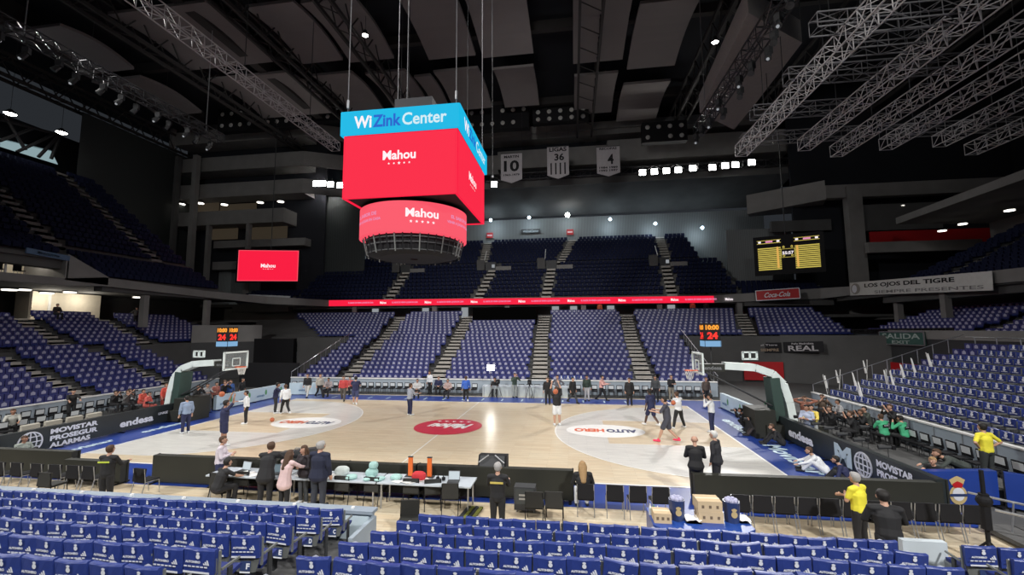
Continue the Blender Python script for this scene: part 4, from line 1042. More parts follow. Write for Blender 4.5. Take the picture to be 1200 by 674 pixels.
# ================================================================= PRESS TABLES
def table(x0, x1, y0, y1, lab, z=.75):
    r = empty('press_table', ((x0+x1)/2, (y0+y1)/2, 0), lab, 'table', 'press tables'); w_, d_ = (x1-x0), (y1-y0)
    t = MB(); t.box((0, 0, z-.02), (w_, d_, .04), M_table); t.build('tabletop', r)
    p = MB(); p.box((0, d_/2-.04, z-.3), (w_-.1, .03, .5), M_black); p.build('modesty_panel', r)
    for sx in (-1, 1):
        for sy in (-1, 1): l = MB(); l.rod((sx*(w_/2-.1), sy*(d_/2-.1), 0), (sx*(w_/2-.1), sy*(d_/2-.1), z-.04), .025, M_metal); l.build('leg', r)
    return r
table(-4.6, -2.0, -2.95, -2.15, 'left press table with papers, between the man in black and the standing man')
table(-1.95, .9, -2.9, -2.1, 'middle press table with scattered teal laptop cases')
table(.95, 3.75, -2.9, -2.1, 'right press table with an open laptop at its end')
def laptop(x, y, z, rz, lab, scr=M_laptop):
    r = empty('laptop', (x, y, z), lab, 'laptop', rz=rz)
    b = MB(); b.box((0, 0, .012), (.34, .24, .02), M_dark); b.build('keyboard', r)
    s = MB(); s.box((0, .13, .14), (.34, .012, .25), M_metal, rx=-.2); s.box((0, .121, .14), (.31, .01, .22), scr, rx=-.2); s.build('screen', r)
laptop(3.15, -2.55, .75, .1, 'open laptop with a glowing pale screen at the right end of the press tables')
laptop(-3.7, -2.5, .75, -.2, 'open laptop among papers on the left press table')
laptop(-2.45, -2.6, .75, .1, 'open laptop behind the standing man in black', mat('screen_greyblue', (.3, .4, .45), emit=.5))
for k, (x, y, z, rz, sx, sy, sz, m, nm, lab) in enumerate((
        (.05, -2.7, .75, .5, .34, .28, .12, M_teal, 'laptop_case', 'teal case on the middle press table, left of the stack'),
        (.55, -2.4, .75, .2, .36, .3, .22, M_teal, 'laptop_case', 'teal bag stacked highest in the middle of the press tables'),
        (.60, -2.4, .97, .0, .26, .22, .2, M_teal, 'laptop_case', 'pale teal box standing on the highest teal bag'),
        (.62, -2.72, .75, -.5, .22, .34, .09, M_teal, 'laptop_case', 'slim teal case in front of the highest teal bag'),
        (.95, -2.7, .75, -.4, .22, .34, .09, M_teal, 'laptop_case', 'slim teal case right of the middle table joint'),
        (1.4, -2.55, .75, .0, .34, .28, .13, M_teal, 'laptop_case', 'teal case nearest the red bag'),
        (-.42, -2.4, .75, .2, .42, .3, .24, mat('white_bag', (.62, .68, .66), .7), 'cloth_bag', 'rounded white bag on the middle press table'),
        (2.1, -2.55, .75, .0, .42, .22, .24, M_redcloth, 'cloth_bag', 'red bag on the right press table beside the orange uprights'))):
    mb = MB(); n = 5
    # soft rounded case: stacked shrinking rings
    prof = []
    for i in range(6):
        t = i/5; sc = 1-.35*abs(2*t-1)**3; prof.append((sc, t))
    vs = []; fs = []
    for (sc, t) in prof:
        for j in range(12):
            a = 2*PI*j/12; ca, sa = math.cos(a), math.sin(a); q = 1/max(abs(ca), abs(sa))**.7
            vs.append((ca*q*sx/2*sc, sa*q*sy/2*sc, t*sz))
    for i in range(5):
        for j in range(12): fs.append((i*12+j, i*12+(j+1) % 12, (i+1)*12+(j+1) % 12, (i+1)*12+j))
    fs += [tuple(range(11, -1, -1)), tuple(range(60, 72))]
    mb.add(vs, fs, m); o = mb.build(nm, loc=(x, y, z)); o.rotation_euler = (0, 0, rz); tag(o, lab, 'bag' if 'bag' in nm else 'case')
def papers(x, y, z, w_, d_, lab, n=7):
    mb = MB()
    for i in range(n): mb.box((random.uniform(-w_/2, w_/2), random.uniform(-d_/2, d_/2), .004+i*.004), (.3, .21, .003), M_white, rz=random.uniform(-.8, .8))
    o = mb.build('paper_sheets', loc=(x, y, z)); tag(o, lab, 'papers'); o['kind'] = 'stuff'
papers(-3.2, -2.6, .75, .8, .4, 'loose white papers spread over the left press table'); papers(-1.1, -2.6, .75, 1.3, .4, 'loose white papers at the left of the middle press table', 12)
papers(1.9, -2.7, .75, .8, .3, 'papers on the right press table')
mb = MB(); mb.ring(0, 0, .05, .06, .09, M_black, 16); mb.rod((-.09, 0, .02), (-.09, 0, .1), .05, M_black, n=10); mb.rod((.09, 0, .02), (.09, 0, .1), .05, M_black, n=10); mb.path([(-.09, 0, .1), (-.05, 0, .2), (.05, 0, .2), (.09, 0, .1)], .012, M_black)
tag(mb.build('headphones', loc=(2.75, -2.5, .75)), 'black headphones lying left of the open laptop', 'headphones')
for k, (x, lab) in enumerate(((1.72, 'left'), (2.32, 'right'))):
    mb = MB(); mb.box((0, 0, .28), (.13, .06, .56), M_orange); mb.box((0, 0, .01), (.3, .2, .02), M_dark); mb.box((0, 0, .57), (.15, .08, .02), M_dark)
    tag(mb.build('orange_post', loc=(x, -2.25, .75)), '%s orange upright on the press table in front of the black board' % lab, 'post')
mb = MB(); mb.box((0, 0, .35), (.14, .08, .7), M_orange); mb.box((0, 0, .01), (.3, .2, .02), M_dark); mb.box((0, 0, .71), (.16, .1, .02), M_dark); tag(mb.build('orange_post', loc=(-1.75, -2.3, .75)), 'orange upright beside the woman in the pink coat', 'post')
# black monitor boxes on the boards
def wedge(P, lab, w_=.9):
    mb = MB(); mb.prism([(-.3, 0), (.3, 0), (.3, .42), (-.05, .46)], 'x', -w_/2, w_/2, M_black)
    for s in (-1, 1): mb.rod((s*.1, -.2, .5), (s*w_*.45, -.3, .3), .02, M_metal)
    mb.prism([(-.33, 0), (-.3, 0), (-.08, .44), (-.11, .46)], 'x', -w_/2+.06, w_/2-.06, M_dark)
    tag(mb.build('monitor_speaker', loc=P), lab, 'speaker')
wedge((4.1, -1.35, .0), 'black wedge on the floor just beyond the board above the lone guard'); 
for o in list(COL.objects):
    if o.name == 'monitor_speaker': o.location.z = .75; 
mb = MB(); mb.box((0, 0, .375), (.8, .5, .75), M_black); mb.box((0, 0, .02), (.84, .54, .04), M_dark); mb.box((0, -.26, .4), (.6, .02, .5), M_dark); tag(mb.build('equipment_case', loc=(4.1, -1.3, 0)), 'black equipment case under the wedge beyond the middle board', 'case')
mb = MB(); mb.box((0, 0, .5), (1.6, .4, 1.0), M_black); mb.box((0, -.21, .5), (1.3, .02, .7), M_dark); mb.box((.3, .05, 1.06), (1.3, .3, .14), M_dark, ry=-.15); mb.path([(.1, -.1, 1.0), (.25, -.1, 1.22), (.45, -.1, 1.22), (.6, -.1, 1.0)], .015, M_metal)
tag(mb.build('equipment_case', loc=(-2.9, -1.35, 0)), 'black equipment case behind the board above the left press table', 'case')
# low green and black trolley strip right of the table
mb = MB()
for k, m in enumerate((M_dark, mat('olive', (.16, .17, .03)), M_dark, mat('olive', (.16, .17, .03)))): mb.box((k*.12, 0, .04), (.10, 1.1, .05), m, rz=-.1)
tag(mb.build('cable_ramp', loc=(3.55, -3.0, 0)), 'olive and black striped cable ramp on the floor beside the table end', 'cable ramp')
# screen box behind the guard
mb = MB(); mb.box((0, 0, .42), (.6, .35, .62), M_dark); mb.box((0, -.18, .48), (.5, .02, .42), mat('box_face', (.04, .045, .045))); mb.box((0, -.19, .52), (.32, .01, .05), M_metal); mb.box((0, -.19, .42), (.32, .01, .05), M_metal)
for sx in (-.25, .25): mb.rod((sx, 0, 0), (sx, 0, .12), .03, M_metal)
tag(mb.build('equipment_case', loc=(5.25, -2.5, 0)), 'dark equipment box on the floor beside the lone guard', 'case')

# ================================================================= NEAR BARRIER, PODIUM, BOXES
mb = MB(); mb.bx((-14, -5.35, 0), (2.0, -5.2, .95), M_barrier); mb.bx((-14, -5.42, .95), (2.05, -5.14, 1.02), mat('rail_pale', (.27, .32, .38)))
for x in np.arange(-13.5, 2.1, 1.5): mb.bx((x-.015, -5.36, .1), (x+.015, -5.34, .95), M_metal); mb.box((x, -5.28, 1.04), (.06, .06, .04), M_white)
mb.bx((1.95, -6.3, 0), (2.05, -5.2, .85), M_barrier); mb.bx((1.2, -5.42, .3), (1.95, -5.38, .9), mat('panel_pale', (.50, .60, .66)))
tag(mb.build('crowd_barrier'), 'long pale grey barrier in front of the left foreground seats', 'barrier')
mb = MB()
pts = [(8.45, -5.4), (10.1, -5.4), (10.35, -5.2), (10.35, -4.35), (8.3, -4.35), (8.3, -5.25)]
mb.prism(pts, 'z', 0, .98, M_blue); mb.prism([(p[0]*1.0, p[1]) for p in pts], 'z', .98, 1.02, mat('podium_top', (.02, .07, .33), .4))
tag(mb.build('padded_podium'), 'blue padded podium behind the front row carrying cartons and flower pots', 'podium')
def carton(x, y, z, s, lab, rz=0):
    r = empty('cardboard_carton', (x, y, z), lab, 'carton', rz=rz)
    m = MB(); m.box((0, 0, s[2]/2), s, M_cardboard); m.build('carton_body', r)
    t = MB(); t.box((0, 0, s[2]+.002), (s[0], .06, .004), mat('tape', (.7, .6, .42))); 
    for k in range(3): t.box((-s[0]*.3+k*s[0]*.3, -s[1]/2-.003, s[2]*.5), (.05, .004, .06), mat('ink_carton', (.18, .13, .08)))
    t.build('tape', r)
carton(9.55, -4.82, 1.02, (.5, .4, .22), 'lower of the two stacked cardboard cartons on the podium'); carton(9.53, -4.82, 1.24, (.5, .4, .22), 'upper of the two stacked cardboard cartons on the podium', .03)
carton(8.52, -5.0, 1.02, (.36, .34, .2), 'single open carton at the left end of the podium')
def pot(x, y, z, lab):
    r = empty('patterned_pot', (x, y, z), lab, 'bin'); m = MB(); m.lathe([(.01, 0), (.15, 0), (.17, .42), (.15, .42), (.14, .36), (.01, .36)], M_logonavy, n=16); m.build('pot', r)
    t = MB(); crest(t, frame((0, -.165, .22), (1, 0, 0), (0, 0, 1)), .2, M_printgold); 
    for k in range(7): a = k*.9; t.ball((.09*math.cos(a), .09*math.sin(a), .43), .055, mat('cap_lilac', (.45, .45, .62), .6), 5)
    t.build('contents', r)
pot(8.87, -4.9, 1.02, 'navy bin with crest and pale caps, left of the cartons'); pot(10.02, -4.85, 1.02, 'navy bin with pale caps, right of the cartons')
for k, (x, y, lab) in enumerate(((9.18, -4.95, 'crumpled white sheet between the left navy bin and the cartons'), (10.22, -4.8, 'crumpled white sheet at the right end of the podium'))):
    mb = MB(); vs = []; n = 6
    for i in range(n):
        for j in range(n): vs.append((.32*(i/(n-1)-.5), .3*(j/(n-1)-.5), .03+.05*random.random()))
    fs = [(i*n+j, i*n+j+1, (i+1)*n+j+1, (i+1)*n+j) for i in range(n-1) for j in range(n-1)]
    mb.add(vs, fs, M_white); mb.add([(v[0], v[1], 0) for v in vs], [tuple(reversed(f)) for f in fs], M_white); tag(mb.build('white_sheet', loc=(x, y, 1.02), smooth=True), lab, 'sheet')
for k in range(3):
    mb = MB(); mb.lathe([(.001, 0), (.032, 0), (.032, .15), (.012, .2), (.012, .23), (.001, .23)], [M_white, M_leaf, M_white][k], n=10)
    tag(mb.build('water_bottle', loc=(8.33+.07*k, -4.75-.05*k, 1.02)), ['white bottle at the far left of the podium', 'bottle with green label behind the open carton', 'white bottle right behind the open carton'][k], 'bottle')
# black stand pole and ramp structures at right
mb = MB(); P = atz(1155, 640, 0)
mb.rod((0, 0, 0), (0, 0, 2.0), .045, M_black); mb.rod((0, 0, .75), (0, 0, 1.5), .09, M_black, n=8); mb.ball((0, 0, 1.35), .14, M_black, 8)
for a in (0, 2.1, 4.2): mb.rod((0, 0, .5), (.4*math.cos(a), .4*math.sin(a), 0), .025, M_black)
tag(mb.build('black_stand', loc=(15.6, -3.9, 0)), 'black pole stand with knobs in front of the crest hoardings', 'stand')
mb = MB()
for k in range(4): mb.box((17.2+.75*k, -3.2, .12+.0*k), (.7, 2.2, .1), M_concd)
for (a, b) in (((16.6, -2.2, .95), (19.6, -3.6, .6)), ((16.6, -2.9, .8), (19.4, -4.3, .5))): mb.rod(a, b, .03, M_metal)
for k in range(6): mb.rod((16.7+.5*k, -2.3-.25*k, .1), (16.8+.5*k, -2.3-.25*k, .85), .02, M_metal)
tag(mb.build('access_ramp'), 'grey metal ramp with rails in front of the crest hoardings', 'ramp')


# ================================================================= PEOPLE
def capsule(mb, a, b, r1, r2, m, n=10, k=3, sx=1.0):
    a = Vector(a); b = Vector(b); d = b-a; L = d.length
    if L < 1e-4: d = Vector((0, 0, 1)); 
    d.normalize(); u = Vector((1, 0, 0)); u = (u-d*u.dot(d))
    if u.length < .1: u = Vector((0, 1, 0)); u = u-d*u.dot(d)
    u.normalize(); w_ = d.cross(u)
    rings = []
    for i in range(k+1):
        t = -PI/2+PI/2*i/k; rings.append((a+d*(r1*math.sin(t)), max(1e-4, r1*math.cos(t))))
    for i in range(k+1):
        t = PI/2*i/k; rings.append((b+d*(r2*math.sin(t)), max(1e-4, r2*math.cos(t))))
    vs = []; fs = []
    for (c, r) in rings:
        for i in range(n):
            t = 2*PI*i/n; vs.append(tuple(c+u*(math.cos(t)*r*sx)+w_*(math.sin(t)*r)))
    for j in range(len(rings)-1):
        for i in range(n): fs.append((j*n+i, j*n+(i+1) % n, (j+1)*n+(i+1) % n, (j+1)*n+i))
    fs += [tuple(range(n-1, -1, -1)), tuple(range((len(rings)-1)*n, len(rings)*n))]
    mb.add(vs, fs, m)
def remesh(o, v):
    md = o.modifiers.new('one_surface', 'REMESH'); md.mode = 'VOXEL'; md.voxel_size = v; md.use_smooth_shade = True
    return o
def V3(*a): return Vector(a)
def joints(legs, arms, lean, turn=0.0):
    J = {}
    L = {'stand': (.93, 0, (.10, .02, .49), (.11, 0, .08), None), 'wide': (.88, 0, (.19, .03, .47), (.30, 0, .08), None),
         'walk': (.91, 0, (.10, .17, .50), (.10, .30, .10), ((.10, -.03, .48), (.10, -.34, .16))),
         'sit': (.53, 0, (.13, .42, .50), (.14, .40, .08), None), 'crouch': (.36, -.08, (.20, .27, .44), (.15, .02, .08), None),
         'kneel': (.47, -.05, (.14, .15, .07), (.14, -.33, .09), None), 'floor': (.13, 0, (.20, .36, .42), (.15, .62, .08), None)}[legs]
    pz, py, kn, an, other = L
    J['P'] = V3(0, py, pz)
    u = V3(0, math.sin(lean), math.cos(lean))
    J['W'] = J['P']+u*.13; J['C'] = J['P']+u*.36; J['S'] = J['P']+u*.50; J['N'] = J['P']+u*.57
    J['H'] = J['N']+V3(0, .03+.10*math.sin(lean), .135*(.5+.5*math.cos(lean))+.0)
    for i, s in enumerate((-1, 1)):
        k, a = (kn, an) if (i == 0 or other is None) else other
        J['hip%d' % i] = J['P']+V3(s*.09, 0, -.03); J['kn%d' % i] = V3(s*k[0], k[1], k[2]); J['an%d' % i] = V3(s*a[0], a[1], a[2])
        S = J['S']+V3(s*.185, 0, 0)-u*.01; J['sh%d' % i] = S; arm = arms[i] if isinstance(arms, tuple) else arms
        if arm == 'down': E = S+V3(s*.06, -.02, -.29); Wp = E+V3(s*.0, .06, -.25)
        elif arm == 'crossed': E = S+V3(s*.06, .07, -.27); Wp = V3(-s*.05, S.y+.27, S.z-.24)
        elif arm == 'hips': E = S+V3(s*.20, -.08, -.21); Wp = J['P']+V3(s*.17, .03, .10)
        elif arm == 'back': E = S+V3(s*.08, -.13, -.25); Wp = V3(s*.04, S.y-.18, S.z-.45)
        elif arm == 'up': E = S+V3(s*.04, .16, .23); Wp = E+V3(-s*.07, .06, .24)
        elif arm == 'forward': E = S+V3(s*.05, .14, -.24); Wp = E+V3(-s*.04, .25, .02)
        elif arm == 'reach': E = S+V3(s*.05, .20, -.16); Wp = E+V3(-s*.02, .24, -.10)
        elif arm == 'camera': E = S+V3(s*.13, .16, -.19); Wp = V3(s*.06, J['H'].y+.20, J['H'].z-.04)
        elif arm == 'head': E = S+V3(s*.27, .06, .13); Wp = J['H']+V3(s*.11, -.04, .03)
        elif arm == 'lap': E = S+V3(s*.08, .06, -.27); Wp = J['P']+V3(s*.07, .22, .13)
        elif arm == 'side': E = S+V3(s*.27, .0, -.08); Wp = E+V3(s*.24, .05, .02)
        J['el%d' % i] = E; J['wr%d' % i] = Wp
    return J
def cloth_mat(c): return mat('cloth_%02x%02x%02x' % tuple(int(min(1, q)*255) for q in c), c, .8, noise=.2, nscale=7)
HAIRC = {'black': (.012, .010, .009), 'brown': (.07, .035, .018), 'grey': (.35, .34, .33), 'blond': (.35, .22, .10), 'white': (.6, .6, .58)}
SKINS = [mat('skin', (.52, .30, .21)), mat('skin_tan', (.38, .20, .13), .55, noise=.06), mat('skin_dark', (.09, .045, .03), .5, noise=.06)]
def person(lab, x, y, face=0.0, legs='stand', arms='down', lean=.04, shirt=(.02, .02, .02), pants=(.02, .02, .025), hair='black', skin=0, z=0.0, h=1.75,
           sleeves=1.0, shorts=False, long_hair=False, coat=0.0, bald=False, d=1, shoes=(.02, .02, .02), stripe=None, group=None, bib=None, bulk=1.1):
    root = empty('person', (x, y, z), lab, 'person', group, face); root.scale = (h/1.75*bulk, h/1.75*bulk, h/1.75)
    J = joints(legs, arms, lean); sk = SKINS[skin]; vx = {2: .011, 1: .017, 0: .024}[d]
    # one continuous body
    b = MB()
    capsule(b, J['P'], J['W'], .125, .115, sk, sx=1.25); capsule(b, J['W'], J['C'], .115, .13, sk, sx=1.3); capsule(b, J['C'], J['S'], .13, .075, sk, sx=1.35)
    capsule(b, J['S'], J['N'], .06, .052, sk); capsule(b, J['N'], J['H'], .05, .05, sk)
    H = J['H']; capsule(b, H+V3(0, -.012, .035), H+V3(0, .012, -.01), .093, .078, sk); capsule(b, H+V3(0, .02, -.02), H+V3(0, .045, -.075), .068, .038, sk)
    capsule(b, H+V3(0, .088, .01), H+V3(0, .112, -.022), .009, .014, sk, n=6)
    for s in (-1, 1): capsule(b, H+V3(s*.085, -.01, .015), H+V3(s*.088, -.015, -.02), .014, .011, sk, n=6)
    for i, s in enumerate((-1, 1)):
        capsule(b, J['S'], J['sh%d' % i], .07, .062, sk); capsule(b, J['sh%d' % i], J['el%d' % i], .052, .040, sk); capsule(b, J['el%d' % i], J['wr%d' % i], .040, .026, sk)
        dr = (J['wr%d' % i]-J['el%d' % i]).normalized(); sd = dr.cross(V3(0, 1, 0));
        if sd.length < .2: sd = V3(1, 0, 0)
        sd.normalize(); nr = dr.cross(sd).normalized()
        w0 = J['wr%d' % i]; pal = w0+dr*.075; capsule(b, w0, pal, .026, .034, sk, n=8, sx=1.1)
        fr = .0095 if d == 2 else .013
        for q, ln in ((-1.5, .058), (-.5, .072), (.5, .076), (1.5, .066)):
            base = pal+sd*(q*.019); m1 = base+dr*(ln*.6)+nr*.004*s; capsule(b, base, m1, fr, fr, sk, n=6, k=2); capsule(b, m1, m1+dr*(ln*.4)+nr*.018*s, fr, fr*.85, sk, n=6, k=2)
        tb = w0+dr*.03-sd*.026*s; capsule(b, tb, tb+dr*.045-sd*.028*s, fr*1.15, fr, sk, n=6, k=2)
        capsule(b, J['hip%d' % i], J['kn%d' % i], .088, .058, sk); mid = (J['kn%d' % i]*.62+J['an%d' % i]*.38)
        capsule(b, J['kn%d' % i], mid, .056, .056, sk); capsule(b, mid, J['an%d' % i], .056, .036, sk)
        fd = V3(0, 1, 0) if legs != 'kneel' else V3(0, -.3, -.0)
        capsule(b, J['an%d' % i]+V3(0, 0, -.035), J['an%d' % i]+fd*.14+V3(0, 0, -.045), .036, .028, sk, n=8)
    remesh(b.build('body', root), vx)
    # shirt
    c = cloth_mat(shirt); t = MB(); g = .014
    capsule(t, J['P']+V3(0, 0, .025 if not coat else .09-coat), J['W'], .125+g+(.032 if coat else 0), .118+g, c, sx=1.32); capsule(t, J['W'], J['C'], .115+g, .13+g, c, sx=1.32); capsule(t, J['C'], J['S']-V3(0, 0, .005), .13+g, .078, c, sx=1.38)
    for i in (0, 1):
        capsule(t, J['S'], J['sh%d' % i], .075, .068, c)
        if sleeves > 0:
            e = J['sh%d' % i].lerp(J['el%d' % i], min(1, sleeves*2)); capsule(t, J['sh%d' % i], e, .062, .055, c)
            if sleeves > .5: capsule(t, J['el%d' % i], J['el%d' % i].lerp(J['wr%d' % i], (sleeves-.5)*1.9), .053, .038, c)
    remesh(t.build('coat' if coat else 'shirt', root), max(vx, .014))
    # trousers or shorts
    p = MB(); cp = cloth_mat(pants); capsule(p, J['P']+V3(0, 0, -.01), J['W']-V3(0, 0, .06), .133, .12, cp, sx=1.25)
    for i in (0, 1):
        hp, kn_, an_ = J['hip%d' % i], J['kn%d' % i], J['an%d' % i]
        if shorts: capsule(p, hp, hp.lerp(kn_, .8), .105, .098, cp)
        else:
            capsule(p, hp, kn_, .102, .074, cp); capsule(p, kn_, kn_.lerp(an_, .93), .072, .058, cp)
    remesh(p.build('shorts' if shorts else 'trousers', root), max(vx, .014))
    for i in (0, 1):
        sh = MB(); cs = cloth_mat(shoes); fd = V3(0, 1, 0) if legs != 'kneel' else V3(0, -.35, 0)
        a = J['an%d' % i]; capsule(sh, a+V3(0, -.025, -.03), a+fd*.16+V3(0, 0, -.04), .046, .038, cs, n=8); capsule(sh, a, a+V3(0, 0, .03), .047, .044, cs, n=8); sh.build('shoe', root, smooth=True)
    if not bald:
        hm = mat('hair_'+hair, HAIRC[hair], .7, noise=.2, nscale=20); k = MB(); capsule(k, H+V3(0, -.028, .052), H+V3(0, -.030, .0), .098, .088, hm); capsule(k, H+V3(0, .02, .085), H+V3(0, -.03, .08), .062, .07, hm)
        if long_hair:
            capsule(k, H+V3(0, -.05, 0), J['S']+V3(0, -.13, -.16), .090, .06, hm, sx=1.35)
            for s in (-1, 1): capsule(k, H+V3(s*.07, -.01, .02), H+V3(s*.09, -.02, -.2), .035, .03, hm)
        remesh(k.build('hair', root), max(vx, .014))
    if d >= 1:
        for s in (-1, 1): e = MB(); e.ball(tuple(H+V3(s*.034, .082, .018)), .011, M_black, 5); e.build('eye', root)
        m_ = MB(); m_.ball(tuple(H+V3(0, .082, -.055)), .02, mat('lips', (.30, .09, .08)), 6, (1, .5, .3)); m_.build('mouth', root)
    if stripe:
        st = MB(); c_ = J['C'].lerp(J['S'], .25)
        st.box(tuple(c_+V3(0, -.148-.0, 0)), (.30, .012, .045), mat('stripe_'+str(stripe), stripe, .5)); st.build('back_stripe', root)
    if bib:
        bb = MB(); c_ = J['C']+V3(0, -.15, -.0); bb.box(tuple(c_), (.26, .014, .13), M_black); text(bb, 'FOTO', frame(tuple(c_+V3(0, -.009, .02)), (1, 0, 0), (0, 0, 1)), .18, .04, M_print, .03); bb.build('bib_panel', root)
    if arms == 'camera' and d >= 1:
        hp_ = Matrix.Rotation(face, 4, 'Z') @ (V3(0, J['H'].y+.20, J['H'].z+.005)*(h/1.75)); hold_camera(x+hp_.x, y+hp_.y, z+hp_.z, face, 'camera held by the '+' '.join(lab.split()[:11]))
    return root
def hold_camera(x, y, z, rz, lab):
    r = empty('photo_camera', (x, y, z), lab, 'camera', rz=rz); m = MB(); m.box((0, 0, 0), (.15, .08, .11), M_black); m.box((0, 0, .07), (.06, .06, .04), M_black); m.build('camera_body', r)
    l = MB(); l.rod((0, .04, 0), (0, .26, 0), .045, M_dark, r2=.055, n=10); l.build('lens', r)
def at_head(px, py, zt=1.74): P = atz(px, py, zt); return P[0], P[1]
def feet(px, py): P = atz(px, py, 0); return P[0], P[1]
BLK = (.014, .014, .016); NAVY = (.018, .022, .07); WHT = (.72, .74, .76); DGR = (.05, .055, .06); BLUEJ = (.05, .07, .13)
# --- near sideline
x, y = at_head(128, 523, 1.75); person('guard in black vest with yellow-green back stripe at the left barrier', x, y, 0.15, arms='forward', shirt=BLK, pants=BLK, hair='brown', d=2, stripe=(.5, .6, .06))
x, y = at_head(583, 545, 1.72); person('grey-haired guard in black with yellow back stripe, alone before the middle board', x, y, 0, arms='forward', shirt=BLK, pants=BLK, hair='grey', d=2, stripe=(.6, .48, .12))
x, y = at_head(237, 519, 1.75); person('man in pale pink shirt standing with folded arms left of the press tables', x, -2.35, -1.1, arms='crossed', shirt=(.62, .56, .62), pants=NAVY, hair='brown', d=2)
x, y = at_head(246, 546, 1.27); person('man in black T-shirt seated with his back turned behind the left press table', x, -3.35, -.35, legs='sit', arms='reach', lean=.35, shirt=BLK, pants=BLK, hair='black', d=2, sleeves=.35)
x, y = at_head(313, 522, 1.8); person('man in long black jacket with backpack straps bending at the left press table', x-.1, -3.15, .2, arms='reach', lean=.3, shirt=BLK, pants=BLK, hair='brown', d=2, coat=.22, h=1.8, bulk=1.2)
x, y = at_head(328, 534, 1.62); person('woman in pale pink coat with long brown hair, back turned at the tables', x, -3.35, -.25, arms='reach', lean=.2, shirt=(.66, .48, .48), pants=BLK, hair='brown', long_hair=True, d=2, coat=.25, h=1.66)
x, y = at_head(361, 521, 1.68); person('dark-haired woman facing the camera with folded arms beside the man in navy', x, -2.75, PI-.3, arms='crossed', shirt=(.03, .025, .03), pants=DGR, hair='brown', long_hair=True, d=2, coat=.1, h=1.68, shoes=WHT)
x, y = at_head(379, 517, 1.85); person('big man in navy suit with short grey hair, back turned by the tables', x, -3.0, -.1, arms=('forward', 'down'), shirt=(.012, .016, .04), pants=(.03, .035, .05), hair='grey', d=2, coat=.18, h=1.86, bulk=1.3)
x, y = at_head(683, 544, 1.3); person('long blond-haired woman seated at the left end of the gap chairs', x, -2.32, .1, legs='sit', arms='lap', lean=.15, shirt=BLK, pants=WHT, hair='blond', long_hair=True, d=2)
P = atz(814, 512, 1.8); person('bald man in black suit standing on court beyond the right board', P[0], P[1], -.1, arms='crossed', shirt=BLK, pants=BLK, bald=True, d=2, coat=.12, h=1.8)
P = atz(838, 506, 1.82); person('grey-haired man in dark suit standing right of the bald man', P[0], P[1], .9, arms='down', shirt=(.03, .03, .035), pants=(.03, .03, .035), hair='white', d=2, coat=.15, h=1.82)
x, y = at_head(1004, 557, 1.72); person('grey-haired steward in bright yellow shirt at the right-hand chairs', x, y, .5, arms='crossed', shirt=(.80, .72, .05), pants=BLK, hair='grey', d=2, sleeves=.35)
P = atz(1042, 577, 1.66); person('man in black sweater with back turned at the front of the right foreground seats', 13.0, -4.95, -.15, arms='lap', lean=.12, shirt=BLK, pants=BLK, hair='black', d=2, h=1.78, bulk=1.3)
P = atz(1157, 497, 2.15); person('steward in bright yellow shirt with hands on hips by the right stand', P[0]-.1, P[1], .2, arms='hips', shirt=(.80, .72, .05), pants=(.03, .035, .035), hair='black', d=2, z=.40, sleeves=.4)
mb = MB(); mb.box((0, 0, 0), (1.3, 1.3, .4), M_concd); mb.box((0, -.66, .1), (1.3, .03, .2), M_dark); o = mb.build('low_platform', loc=(P[0]-.1, P[1], .2)); tag(o, 'low grey platform under the yellow steward at the right stand', 'platform')
# --- players on court
PL = [(261, 523, -.5, 'stand', 'up', NAVY, NAVY, True, 'white', 'player in navy shirt shooting with raised arms at the left key', 2.0, 1),
      (217, 508, 1.2, 'stand', 'down', (.25, .32, .45), NAVY, False, 'black', 'player in pale blue top and navy trousers before the left goal', 1.85, 0),
      (288, 497, 2.2, 'stand', ('down', 'forward'), WHT, BLK, False, 'black', 'trainer in white shirt and black trousers nearest the left goal', 1.8, 1),
      (322, 484, -.9, 'wide', 'reach', NAVY, BLK, False, 'black', 'player in navy bending behind the white-shirted trainer at the far left', 1.9, 1),
      (334, 486, 1.0, 'walk', 'down', WHT, BLK, False, 'brown', 'trainer in white shirt walking at the far left of the court', 1.82, 1),
      (416, 475, 0.4, 'walk', 'reach', NAVY, (.05, .06, .14), True, 'black', 'player in navy kit running near the far left sideline', 1.95, 0),
      (480, 487, -.7, 'stand', 'forward', (.35, .38, .45), NAVY, False, 'brown', 'man in grey top and navy trousers standing left of the centre circle', 1.88, 0),
      (546, 471, .3, 'walk', 'down', (.04, .12, .5), BLK, False, 'brown', 'man in bright blue jacket at the far sideline', 1.8, 1),
      (653, 499, .3, 'stand', 'up', BLK, WHT, True, 'brown', 'player in black shirt and white shorts shooting right of centre', 2.02, 0),
      (764, 500, .6, 'walk', 'down', NAVY, NAVY, True, 'black', 'player in navy kit left of the pink-shoed player', 1.95, 2),
      (783, 519, 1.2, 'walk', 'forward', (.06, .06, .08), (.06, .06, .08), True, 'black', 'tall player in dark kit with bright pink shoes', 2.05, 0),
      (796, 502, .5, 'wide', 'forward', WHT, BLK, False, 'brown', 'coach in white shirt and black trousers inside the right arc', 1.88, 0),
      (835, 507, 1.0, 'stand', 'camera', WHT, NAVY, False, 'black', 'coach in white shirt with navy trousers at the right baseline', 1.85, 0)]
for (px, py, f, lg, ar, sh, pa, so, hr, lab, hh, sc_) in PL:
    x, y = feet(px, py); person(lab, x, y, f, lg, ar, .1 if lg != 'stand' else .03, sh, pa, 'black' if hr == 'white' else hr, sc_, 0, hh, .45 if so else .9, so, d=1, shoes=(.8, .05, .12) if 'pink' in lab and 'left of' not in lab else WHT)
